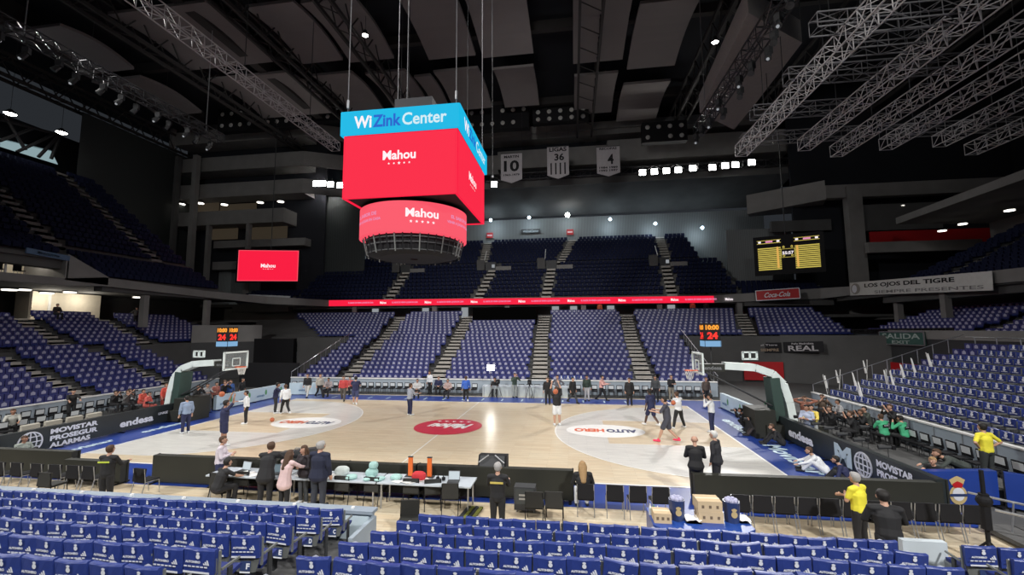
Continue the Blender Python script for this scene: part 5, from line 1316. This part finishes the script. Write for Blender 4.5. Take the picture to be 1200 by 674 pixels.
for (px, py, Y, lab) in ((319, 492, None, 'basketball rolling on the floor right of the white-shirted trainer'), (256, 455, None, None)):
    if lab:
        P = atz(px, py, .12); mb = MB(); mb.ball((0, 0, 0), .12, M_ball, 12); tag(mb.build('basketball', loc=(P[0], P[1], .125), smooth=True), lab, 'ball')
for (px, py, zz, lab) in ((260, 462, 2.35, 'basketball held up by the shooting player in navy'), (651, 459, 2.3, 'basketball held up by the shooting player in black'), (789, 472, 1.35, 'basketball held by the coach in white inside the right arc')):
    P = atz(px, py, zz); mb = MB(); mb.ball((0, 0, 0), .12, M_ball, 12)
    tag(mb.build('basketball', loc=tuple(P), smooth=True), lab, 'ball')
# --- far sideline
FAR = [(642, 474, 0, 'stand', 'down', BLK, BLK, 'man in black standing behind the shooting player at the far sideline'), (671, 473, .8, 'walk', 'down', BLK, DGR, 'man in long black coat walking at the far sideline'),
       (688, 470, .2, 'stand', 'down', (.03, .05, .04), (.5, .5, .5), 'person in dark top and pale trousers at the far sideline'), (705, 470, 1.2, 'walk', 'forward', (.7, .38, .34), BLK, 'person in salmon pink top walking at the far sideline'),
       (738, 475, 0, 'stand', 'down', BLK, BLK, 'man in long black coat standing alone at the far sideline'), (769, 471, -.4, 'stand', 'down', DGR, BLK, 'person in dark grey behind the two players at the far sideline'),
       (787, 470, .3, 'stand', 'crossed', BLK, (.25, .22, .16), 'person in black top and khaki trousers at the far sideline'), (828, 474, .3, 'stand', 'down', (.08, .06, .05), BLK, 'person in brown at the far right corner of the court'),
       (402, 470, .4, 'walk', 'down', (.5, .06, .06), (.08, .07, .06), 'person in red top at the far left of the far sideline'), (654, 470, -.3, 'stand', 'hips', (.12, .12, .14), BLK, 'person in grey beside the man in black at the far sideline'),
       (360, 466, .2, 'walk', 'down', BLK, (.5, .5, .48), 'person in black with pale trousers at the far left corner'), (374, 466, 1.0, 'walk', 'down', (.4, .38, .34), BLK, 'person in beige near the far left corner'),
       (504, 462, -.5, 'stand', 'down', WHT, BLK, 'person in white shirt behind the left of the far bench'), (603, 466, .6, 'stand', 'camera', (.05, .08, .06), (.35, .38, .35), 'person in dark green filming under the small bright lamp'),
       (385, 464, .1, 'sit', 'lap', (.35, .3, .3), BLK, 'seated person with pale top at the far left bench'), (410, 462, .1, 'sit', 'lap', (.45, .08, .08), BLK, 'seated person in dark red at the far left bench'),
       (514, 462, .2, 'sit', 'lap', NAVY, BLK, 'seated person in navy on the far bench'), (489, 466, .2, 'sit', 'lap', (.5, .5, .5), BLK, 'seated person in light top on the far bench'), (525, 466, 0, 'sit', 'lap', (.4, .3, .28), BLK, 'seated person in brown top on the far bench'),
       (580, 464, .1, 'sit', 'forward', BLK, BLK, 'seated person in black at the far camera position')]
for (px, py, f, lg, ar, sh, pa, lab) in FAR:
    x, y = feet(px, py); person(lab, x, min(y, 18.4), f+PI, lg, ar, .08, sh, pa, random.choice(['black', 'brown']), random.choice([0, 1]), 0, 1.8, .9, d=0, coat=.25 if 'coat' in lab else 0)
# --- right baseline crowd
RC = [(773, 505, -.8, 'crouch', 'forward', BLK, BLK, 'person in black crouching at the right corner of the key apron'), (912, 514, .8, 'floor', 'lap', BLK, BLK, 'photographer in black sitting on the floor before the right board')]
x, y = feet(876, 505); person('photographer in black crouching on the blue apron below the right goal', x, y, 1.5, 'crouch', 'camera', .5, BLK, BLK, 'black', 1, d=1)
x, y = feet(917, 522); person('photographer in black with orange strap sitting against the right board', x, y, 1.3, 'floor', 'lap', .5, BLK, BLK, 'brown', 0, d=1)
x, y = feet(895, 512); person('photographer in dark clothes sitting left of the one with the orange strap', x, y, 1.3, 'floor', 'camera', .45, BLK, (.05, .04, .04), 'brown', 0, d=1)
x, y = feet(962, 556); person('ball boy in white shirt sitting before the M on the right board', 15.45, 2.0, 1.2, 'floor', 'reach', .6, WHT, WHT, 'brown', 0, d=1)
x, y = feet(988, 575); person('dark-haired person in navy sitting low at the near end of the right board', 15.6, .8, 1.0, 'floor', 'lap', .5, NAVY, BLK, 'black', 0, d=1)
RB = [(933, 478, 1.6, 2.3, 'stand', 'crossed', (.42, .48, .62), BLUEJ, 'man in pale blue shirt with folded arms behind the far half of the right board', 0), (951, 474, 1.75, 2.4, 'stand', 'forward', (.80, .62, .12), (.4, .42, .42), 'man in yellow shirt and grey trousers behind the far half of the right board', 0),
      (1035, 488, 1.6, .2, 'sit', 'forward', M_green, BLK, 'photographer in green bib seated nearest the board', 1), (1065, 490, 1.5, .5, 'sit', 'camera', M_green, BLK, 'photographer in green bib seated towards the right stand', 1),
      (885, 462, 1.7, 2.6, 'stand', 'camera', (.04, .22, .10), BLK, 'person in green standing at the foot of the right goal', 0), (942, 464, 1.75, 2.8, 'stand', 'head', (.3, .12, .08), BLK, 'person with hands on head behind the yellow-shirted man', 0),
      (962, 462, 1.75, 3.0, 'stand', 'camera', (.1, .07, .05), BLK, 'person in brown filming behind the right board', 0), (975, 478, 1.5, 1.6, 'sit', 'camera', BLK, BLK, 'photographer in black seated right of the yellow-shirted man', 0),
      (985, 470, 1.5, 1.4, 'sit', 'lap', (.5, .5, .5), BLK, 'person in light top seated behind the row of cameras', 0), (1000, 484, 1.4, 1.3, 'sit', 'camera', BLK, BLK, 'photographer in black behind the M of the right board', 0),
      (1012, 482, 1.5, 1.5, 'sit', 'camera', BLK, BLK, 'photographer in black left of the nearer green bib', 0), (1048, 478, 1.6, 1.6, 'stand', 'camera', BLK, BLK, 'person in black standing between the two green bibs', 0),
      (1061, 479, 1.55, 1.6, 'sit', 'forward', (.06, .07, .06), BLK, 'person in dark cap seated behind the farther green bib', 0)]
for (px, py, zt, f, lg, ar, sh, pa, lab, bb) in RB:
    zt2 = {'sit': 1.28}.get(lg, zt); P = atz(px, py, zt2); X = min(max(P[0], 16.9), 20.6)
    shc = (.06, .40, .20) if sh is M_green else sh
    person(lab, X, P[1], f, lg, ar, .15, shc, pa, random.choice(['black', 'brown']), random.choice([0, 0, 1]), 0, 1.75, .8, d=1, bib=bool(bb))
x, y = 17.6, .1; person('boy with orange hair and bare arms sitting behind the near end of the right board', x, y, 2.2, 'sit', 'reach', .3, BLK, BLK, 'blond', 0, d=1, sleeves=.2, h=1.6)
person('man in dark jacket bending over beside the orange-haired boy', 18.5, .3, 1.5, 'wide', 'reach', 1.1, (.045, .055, .05), BLK, 'brown', 0, d=1)
# --- left baseline crowd
LC = [(16, 480, 1.3, -2.2, 'sit', 'reach', (.42, .42, .38), BLK, 'person in pale grey top seated at the left edge of the picture'), (25, 512, 1.0, -1.6, 'floor', 'lap', (.32, .36, .32), BLK, 'person in grey hooded top sitting before the globe emblem at left'),
      (78, 456, 1.75, -2.0, 'stand', 'reach', BLK, BLK, 'person in black standing and bending behind the left board'), (104, 458, 1.3, -1.4, 'sit', 'camera', BLK, BLK, 'photographer in black seated right of the bending person'),
      (132, 456, 1.3, -1.2, 'sit', 'camera', BLK, BLK, 'photographer in black with long lens behind the farther lettering of the left board'), (148, 458, 1.3, -1.5, 'sit', 'camera', (.1, .1, .1), BLK, 'photographer in dark grey seated left of the people in red'),
      (166, 457, 1.3, -1.4, 'sit', 'lap', (.65, .10, .07), (.3, .06, .05), 'person in red seated behind the left board'), (172, 462, 1.2, -1.2, 'sit', 'lap', (.62, .12, .10), (.3, .06, .05), 'second person in red seated just right of the first'),
      (193, 450, 1.7, -1.5, 'stand', 'down', (.70, .10, .07), (.5, .08, .06), 'person in red standing at the foot of the left goal'),
      (250, 452, 1.7, -1.7, 'stand', 'camera', BLK, BLK, 'person in black behind the left goal arm'), (262, 446, 1.7, -1.6, 'stand', 'down', (.03, .08, .3), BLK, 'person in blue jacket under the left basket'),
      (272, 447, 1.7, -1.7, 'stand', 'camera', BLK, BLK, 'person in black right of the blue jacket under the left basket'), (285, 446, 1.7, -1.9, 'stand', 'down', (.05, .12, .35), BLK, 'second person in blue farther right under the left basket'),
      (298, 449, 1.7, -1.7, 'stand', 'down', (.4, .15, .12), BLK, 'person in rust-coloured top beyond the pale left board'), (243, 450, 1.7, -1.8, 'stand', 'forward', (.3, .3, .3), BLK, 'person in grey nearest the left goal arm'),
      (308, 444, 1.7, -1.6, 'stand', 'down', BLK, BLK, 'person in black at the tunnel mouth left of the far stand')]
for (px, py, zt, f, lg, ar, sh, pa, lab) in LC:
    P = atz(px, py, zt+.02); X = max(min(P[0], -16.9), -22.6)
    if lg == 'floor': X, Yp = -15.6, atx(px, 525, -15.6)[1]
    else: Yp = P[1]
    person(lab, X, Yp, f, lg, ar, .15, sh, pa, random.choice(['black', 'brown']), random.choice([0, 0, 1]), 0, 1.75, .8, d=1)
# stewards high in the stands
P = atx(66, 365, -38); person('dark figure seated before the lit white room at upper left', P[0], P[1], -1.6, 'sit', 'lap', .1, (.03, .02, .02), BLK, z=6.2, d=0)
P = atx(165, 372, -37); person('steward in black standing at the top of the left stand', -37.6, P[1], -1.6, 'stand', 'hips', .05, (.12, .11, .10), BLK, z=5.8, d=0)
for k, (px, lab) in enumerate(((703, 'steward in orange vest at the right concourse entrance'), (812, 'steward in red vest beside the far right concourse entrance'), (828, 'dark figure at the far right concourse entrance'))):
    P = aty(px, 366, 37.6); person(lab, P[0], 37.6, PI, 'stand', 'down', .03, [(.5, .12, .05), (.5, .1, .05), BLK][k], BLK, z=6.5, d=0)

# --- equipment and benches around the court
M_whitepad = mat('white_bib', (.62, .66, .68), .7)
proto2 = empty('covered_chair', (0, 0, -50), 'x', 'chair')
m = MB(); m.box((0, 0, .42), (.44, .42, .06), M_black); m.build('seat', proto2)
m = MB(); m.box((0, -.21, .66), (.44, .05, .40), M_black, rx=-.1); m.build('backrest', proto2)
m = MB(); m.box((0, -.205, .70), (.36, .075, .24), M_whitepad, rx=-.1); m.build('white_headrest_cover', proto2)
for sx in (-1, 1):
    for sy in (-1, 1): m = MB(); m.rod((sx*.19, sy*.18, 0), (sx*.19, sy*.18, .4), .014, M_dark); m.build('leg', proto2)
cnt = 0
for k, yv in enumerate(np.arange(1.2, 12.6, .62)):
    put(proto2, (20.55, float(yv), 0), PI/2, 'black chair with white back cover, %s from the near end along the right stand' % ORD[k], 'white-covered chairs along the right stand')
for k, yv in enumerate(np.arange(2.8, 14.6, .62)):
    put(proto2, (-22.7, float(yv), 0), -PI/2, 'black chair with white back cover, %s from the near end along the left stand' % ORD[k], 'white-covered chairs along the left stand')
for k, yv in enumerate(np.arange(2.2, 6.4, .75)):
    put(proto2, (-20.3, float(yv), 0), -PI/2, 'white-covered chair of the nearer left row, %s from the near end' % ORD[k], 'white-covered chairs of the nearer left row')
for k, xv in enumerate(np.arange(-16.6, 16.5, .62)):
    if -.5 < xv < 2.4: continue
    put(proto2, (float(xv), 18.2, 0), PI, 'white-covered chair along the far stand, %s metres from the left corner' % ('%d and a bit' % int(xv+16.6) if (k % 2) else 'about %d' % int(xv+16.6)), 'white-covered chairs along the far stand')
for o in [proto2]+list(proto2.children_recursive): bpy.data.objects.remove(o)
# far scorer table and boards
mb = MB(); mb.bx((-.3, 17.6, 0), (6.2, 17.75, .75), mat('table_front', (.45, .5, .5), .6)); mb.bx((-.3, 17.6, .75), (6.2, 18.3, .8), M_table)
for xx in np.arange(-.2, 6.2, .65): mb.bx((xx, 17.57, 0), (xx+.03, 17.6, .75), M_metal)
tag(mb.build('scorers_table'), 'long pale scorers table at the far sideline', 'table')
r = empty('lamp_stand', (.4, 17.3, 0), 'small bright lamp on a thin stand at the far sideline', 'lamp')
m = MB(); m.rod((0, 0, 0), (0, 0, 2.05), .02, M_dark)
for a in (0, 2.1, 4.2): m.rod((0, 0, .4), (.3*math.cos(a), .3*math.sin(a), 0), .015, M_dark)
m.build('pole', r); m = MB(); m.box((0, 0, 2.2), (.55, .15, .4), M_lamp); m.box((0, .1, 2.2), (.6, .1, .45), M_dark); m.build('lamp_head', r)
for k, (xx, lab) in enumerate(((1.0, 'black camera tripod left of the far camera seat'), (3.4, 'black camera tripod right of the far camera seat'), (4.9, 'black camera tripod at the right of the scorers table'))):
    m = MB(); m.box((0, 0, 1.2), (.25, .5, .3), M_black); m.rod((0, -.25, 1.2), (0, -.5, 1.2), .07, M_dark, n=8)
    for a in (.5, 2.6, 4.7): m.rod((0, 0, 1.05), (.35*math.cos(a), .35*math.sin(a), 0), .02, M_dark)
    tag(m.build('camera_tripod', loc=(xx, 17.0, 0)), lab, 'tripod')
# photographers' long lenses on monopods beside both baselines
for k, (X, Y, rz) in enumerate([(17.0, 3.2, 1.5), (17.1, 4.2, 1.4), (17.0, 5.0, 1.6), (17.1, 2.4, 1.5), (17.3, 1.4, 1.4), (17.0, 6.4, 1.5), (17.4, 7.2, 1.3), (18.6, 4.6, 1.6)]):
    r = empty('photo_camera', (X, Y, 0), 'black long-lens camera on a monopod, %s along the right board' % ORD[k], 'camera', 'cameras behind the right board', rz)
    m = MB(); m.box((0, 0, 1.12), (.16, .1, .13), M_black); m.build('camera_body', r); m = MB(); m.rod((0, .05, 1.12), (0, .42, 1.10), .05, M_dark, r2=.075, n=10); m.build('lens', r); m = MB(); m.rod((0, .15, 0), (0, .15, 1.06), .014, M_dark); m.build('monopod', r)
for k, (X, Y, rz) in enumerate([(-17.2, 5.6, -1.5), (-17.3, 6.4, -1.4), (-17.2, 7.4, -1.6), (-17.4, 4.4, -1.5), (-17.3, 8.6, -1.4)]):
    r = empty('photo_camera', (X, Y, 0), 'black long-lens camera on a monopod, %s along the left board' % ORD[k], 'camera', 'cameras behind the left board', rz)
    m = MB(); m.box((0, 0, 1.12), (.16, .1, .13), M_black); m.build('camera_body', r); m = MB(); m.rod((0, .05, 1.12), (0, .42, 1.10), .05, M_dark, r2=.075, n=10); m.build('lens', r); m = MB(); m.rod((0, .15, 0), (0, .15, 1.06), .014, M_dark); m.build('monopod', r)
# pale lounge seats behind the left board
for k, yv in enumerate((2.0, 2.9, 3.8, 4.7)):
    r = empty('lounge_chair', (-18.3, yv, 0), 'pale beige tub chair behind the left board, %s from the near end' % ORD[k], 'chair', 'tub chairs', -PI/2)
    mm = mat('beige_pad', (.42, .40, .34), .7); m = MB(); m.prism([(-.3, .12), (.3, .12), (.32, .36), (-.2, .42)], 'x', -.34, .34, mm); m.build('seat', r)
    m = MB(); m.prism([(-.38, .12), (-.26, .12), (-.22, .82), (-.36, .86)], 'x', -.34, .34, mm); m.build('backrest', r)
    for s in (-1, 1): m = MB(); m.prism([(-.36, .12), (.25, .12), (.28, .52), (-.34, .62)], 'x', s*.34, s*.40, mm); m.build('armrest', r)
# tunnel opening at the far left corner, its shade painted as black slabs
mb = MB(); mb.bx((-32.0, 28.0, 0), (-23.6, 28.5, 4.2), M_black); mb.bx((-23.6, 20.5, 0), (-17.7, 20.6, 2.2), M_black); struct(mb, 'wall_tunnel_dark')
# white flags rolled on poles standing in the right stand
for k, (px, py) in enumerate(((970, 458), (1003, 452), (1040, 448), (1060, 442), (1072, 430), (1092, 432), (1010, 466), (984, 462), (1048, 460), (1018, 470))):
    row = min(8, 1+k % 6); X = 21.4+.85*(row+.5); P = atx(px, py, X); zf = .45+.31*row
    m = MB(); m.rod((0, 0, 0), (random.uniform(-.2, .2), .1, 1.35), .018, M_white); m.rod((0, 0, .5), (-.08, .08, 1.3), .07, M_white, r2=.03, n=6)
    tag(m.build('rolled_flag', loc=(X, P[1], zf)), 'rolled white flag leaning in the right lower stand, %s counted from the goal' % ORD[k], 'flag', 'rolled white flags')

# ================================================================= NEAR SEATS
def make_seat():
    root = empty('stadium_seat', (0, 0, -50), 'x', 'stadium seat')
    # backrest: curved tapered shell
    mb = MB(); nx, nz = 8, 7; vs = []; fs = []
    for side in (0, 1):
        for j in range(nz):
            t = j/(nz-1); z = .34+.53*t; hw = .16+.07*min(1, t*2.2) if t < .9 else .205
            for i in range(nx):
                u = 2*i/(nx-1)-1; y = -.285-.035*t+.03*u*u-.018*side
                vs.append((u*hw, y, z))
    N = nx*nz
    for j in range(nz-1):
        for i in range(nx-1):
            a = j*nx+i; fs.append((a, a+nx, a+nx+1, a+1)); fs.append((N+a, N+a+1, N+a+nx+1, N+a+nx))
    for j in range(nz-1):
        a = j*nx; fs.append((a, N+a, N+a+nx, a+nx)); a = j*nx+nx-1; fs.append((a, a+nx, N+a+nx, N+a))
    for i in range(nx-1): a = i; fs.append((a, a+1, N+a+1, N+a)); a = (nz-1)*nx+i; fs.append((a, N+a, N+a+1, a+1))
    mb.add(vs, fs, M_seat); mb.build('backrest', root, smooth=False)
    p = MB(); p.prism([(-.2, .36), (.2, .41), (.24, .45), (.2, .47), (-.2, .42)], 'x', -.21, .21, M_seatblue); p.build('seat_pan', root)
    for sx in (-1, 1):
        a = MB(); a.box((sx*.25, -.06, .28), (.03, .08, .56), M_dark); a.box((sx*.25, -.05, .60), (.03, .34, .03), M_seat); a.box((sx*.25, -.26, .66), (.025, .03, .42), M_seat); a.build('armrest', root)
    # cloth cover over the top of the back
    c = MB(); nz2 = 5; vs = []; fs = []
    prof = [(-.350, .575), (-.362, .74), (-.372, .895), (-.362, .910), (-.310, .910), (-.292, .895), (-.275, .74), (-.262, .60)]
    nx2 = 7
    for (y, z) in prof:
        for i in range(nx2):
            u = 2*i/(nx2-1)-1; vs.append((u*.234, y+.03*u*u+.005*math.sin(u*7+z*20), z))
    for j in range(len(prof)-1):
        for i in range(nx2-1): a = j*nx2+i; fs.append((a, a+1, a+nx2+1, a+nx2))
    for i_ in (0, nx2-1): fs.append(tuple(j*nx2+i_ for j in (range(len(prof)) if i_ == 0 else range(len(prof)-1, -1, -1))))
    c.add(vs, fs, M_cover); co_ = c.build('seat_cover', root, smooth=False)
    # print on the rear face and the front face
    pr = MB()
    T = frame((0, -.374, .74), (1, 0, 0), (0, -.07, 1))
    crest(pr, T @ Matrix.Translation((.015, .100, 0)), .095, M_print)
    text(pr, 'AUTOHERO', T @ Matrix.Translation((-.06, .012, 0)), .23, .034, M_print, .06)
    for k in range(3):
        pr.add([(.105+.03*k, -.022, 0), (.132+.03*k, -.022, 0), (.118+.026*k, .004+.022*k, 0), (.096+.026*k, .002+.022*k, 0)], [(0, 1, 2, 3)], M_print, T)
    for k in range(6): pr.box((-.17+.062*k, -.052, 0), (.046, .018, .002), M_print, T=T)
    pr.box((0, -.128, .004), (.40, .026, .004), M_print, T=T)
    pr.build('cover_print', co_); pr = MB()
    T = frame((0, -.250, .76), (-1, 0, 0), (0, -.1, 1)); crest(pr, T @ Matrix.Translation((0, .04, .012)), .21, M_print); text(pr, 'AUTOHERO', T @ Matrix.Translation((0, -.09, .012)), .30, .045, M_print, .06)
    pr.build('front_print', co_)
    return root
proto = make_seat()
def seat(loc, rz, lab, grp, letter=None, tilt=None):
    c = copy_tree(proto); lean_ = -random.uniform(.0, .05) if random.random() > .1 else -random.uniform(.10, .2)
    c.location = loc; c.rotation_euler = (0, 0, rz+random.gauss(0, .035)); c['label'] = lab; c['group'] = grp
    for ch in c.children:
        if ch.name.startswith('backrest'): ch.rotation_euler = (-lean_*.0, 0, 0)
        if ch.name.startswith('seat_cover'):
            t = tilt if tilt is not None else random.gauss(0, .03)
            ch.rotation_euler = (0, t, 0); ch.location = (-.72*math.sin(t)+random.uniform(-.012, .012), 0, .005+random.uniform(-.01, .012))
        if ch.name.startswith('seat_pan') and random.random() < .0: pass
    if letter:
        m = MB(); T = frame((.03, -.336, .46), (1, 0, 0), (0, .1, 1)); m.box((0, 0, 0), (.17, .14, .006), M_logonavy, T=T); m.box((0, -.09, 0), (.17, .02, .006), M_print, T=T)
        text(m, letter, T @ Matrix.Translation((.045, 0, .006)), .06, .085, M_print, .04)
        m.build('row_letter', c)
    return c
def row_y(k): return -6.15+.33-.83*k
def row_z(k): return .43+.2*k
nseat = 0
ROWN = ['front', 'second', 'third', 'fourth', 'fifth', 'sixth', 'seventh', 'eighth']
BL = [('left foreground block', -16, 1.70, 'right', 'CDEFGHIJ'), ('middle foreground block', 3.40, 12.72, 'left', None), ('right foreground block', 13.45, 17.8, 'left', 'BCDEFGHI')]
CHOSEN = []
for (bn, xa, xb, side, letters) in BL:
    for k in range(7):
        n = int((xb-xa)/.5); cnt = 0
        if bn.startswith('left'): xs = [xb-.25-.5*i for i in range(n)]
        else: xs = [xa+.25+.5*i-(.12*k if bn.startswith('middle') else 0) for i in range(n)]
        for x in xs:
            cnt += 1
            px, py = proj((x, row_y(k)-.3, row_z(k)+.8))
            if px < -25 or px > 1225 or py > 690: continue
            if cnt > 30: break
            lab = 'blue-covered grey seat, %s from the aisle, %s row, %s' % (ORD[cnt-1], ROWN[k], bn)
            tilt = None
            if random.random() < .07: tilt = random.choice((-1, 1))*random.uniform(.06, .14)
            seat((x, row_y(k), row_z(k)), 0, lab, 'foreground seats', letters[k] if (letters and cnt == 1 and k < 7) else None, tilt); nseat += 1
# terraces for the near seats
mb = MB()
for k in range(9):
    y1 = row_y(k)+.33; z = row_z(k)
    mb.bx((-20, y1-.83, 0), (1.95, y1, z), M_concd)
    mb.bx((3.2, y1-.83, 0), (12.85, y1, z), M_concd)
    mb.bx((13.4, y1-.83, 0), (22, y1, z), M_concd)
    for h in (0, 1):
        mb.bx((1.95, y1-.415*(h+1), 0), (3.2, y1-.415*h, z-.1+.1*h), M_conc); mb.bx((12.85, y1-.415*(h+1), 0), (13.4, y1-.415*h, z-.1+.1*h), M_conc)
struct(mb, 'floor_near_stand')
mb = MB(); mb.bx((12.8, -5.62, 0), (13.55, -5.5, 1.15), mat('panel_white', (.52, .58, .62))); mb.bx((12.8, -6.0, 0), (12.88, -5.5, .85), M_metal); mb.bx((13.47, -6.0, 0), (13.55, -5.5, .85), M_metal)
tag(mb.build('aisle_gate'), 'pale grey gate panel closing the aisle at lower right', 'gate')

# individual nearest seats of the side stands, rest as one object
def dist(s): return math.dist((s[0], s[1], s[2]), (CX, CY, CZ))
vis = []
for s in SEATS:
    px, py = proj((s[0], s[1], s[2]+.7))
    if -140 < px < 1340 and -60 < py < 760: vis.append(s)
lit = sorted([s for s in vis if s[4] == 'lit' and -10 < proj((s[0], s[1], s[2]+.7))[0] < 1210], key=dist)
NEAR_N = max(0, 300-nseat)
indiv = lit[:NEAR_N]; rest_ids = set(id(s) for s in indiv)
cnts = {}
def nm(s):
    if s[0] > 20: return 'right lower stand'
    if s[0] < -20: return 'left lower stand'
    return 'far lower stand'
indiv.sort(key=lambda s: (s[0] > 20, s[5], s[1]))
for s in indiv:
    k = (nm(s), s[5]); cnts[k] = cnts.get(k, 0)+1
    row = ORD[s[5]] if s[5] > 0 else 'front'
    seat((s[0], s[1], s[2]), s[3], 'blue seat with crest cover, %s from the near end, %s row, %s' % (ORD[min(29, cnts[k]-1)], row, nm(s)), 'side stand seats')
for o in [proto]+list(proto.children_recursive): bpy.data.objects.remove(o)
# template for the rest
def seat_template(style):
    mb = MB()
    if style == 'lit':
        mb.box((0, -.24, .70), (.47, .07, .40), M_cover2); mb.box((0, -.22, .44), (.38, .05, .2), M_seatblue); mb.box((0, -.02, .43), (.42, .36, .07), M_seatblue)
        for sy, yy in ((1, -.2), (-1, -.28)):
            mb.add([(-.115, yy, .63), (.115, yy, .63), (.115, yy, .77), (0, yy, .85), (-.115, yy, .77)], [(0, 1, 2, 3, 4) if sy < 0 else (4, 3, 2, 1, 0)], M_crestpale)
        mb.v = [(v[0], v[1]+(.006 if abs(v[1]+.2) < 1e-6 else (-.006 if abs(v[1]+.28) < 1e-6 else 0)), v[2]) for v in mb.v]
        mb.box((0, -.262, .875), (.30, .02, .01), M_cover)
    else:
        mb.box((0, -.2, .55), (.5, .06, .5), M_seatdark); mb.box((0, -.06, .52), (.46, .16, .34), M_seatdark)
    return mb
rest = [s for s in vis if id(s) not in rest_ids]
V = []; Fs = []; Ms = []; base = 0
allm = [M_cover, M_seatblue, M_print, M_seatdark, M_cover2, M_crestpale]
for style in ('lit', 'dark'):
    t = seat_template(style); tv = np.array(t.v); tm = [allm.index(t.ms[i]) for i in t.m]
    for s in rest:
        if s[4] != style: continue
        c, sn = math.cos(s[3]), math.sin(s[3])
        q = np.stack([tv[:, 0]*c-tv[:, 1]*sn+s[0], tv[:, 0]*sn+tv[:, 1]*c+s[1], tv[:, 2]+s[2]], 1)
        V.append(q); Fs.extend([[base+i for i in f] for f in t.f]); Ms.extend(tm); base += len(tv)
me = bpy.data.meshes.new('stadium_seats'); me.from_pydata(np.concatenate(V).tolist(), [], Fs)
for m in allm: me.materials.append(m)
me.polygons.foreach_set('material_index', Ms); me.update()
o = bpy.data.objects.new('stadium_seats', me); COL.objects.link(o)
tag(o, 'rows of blue seats with white crest covers filling the far and side stands', 'seats', kind='stuff')
print('SEATS near', nseat, 'rest', len(rest))
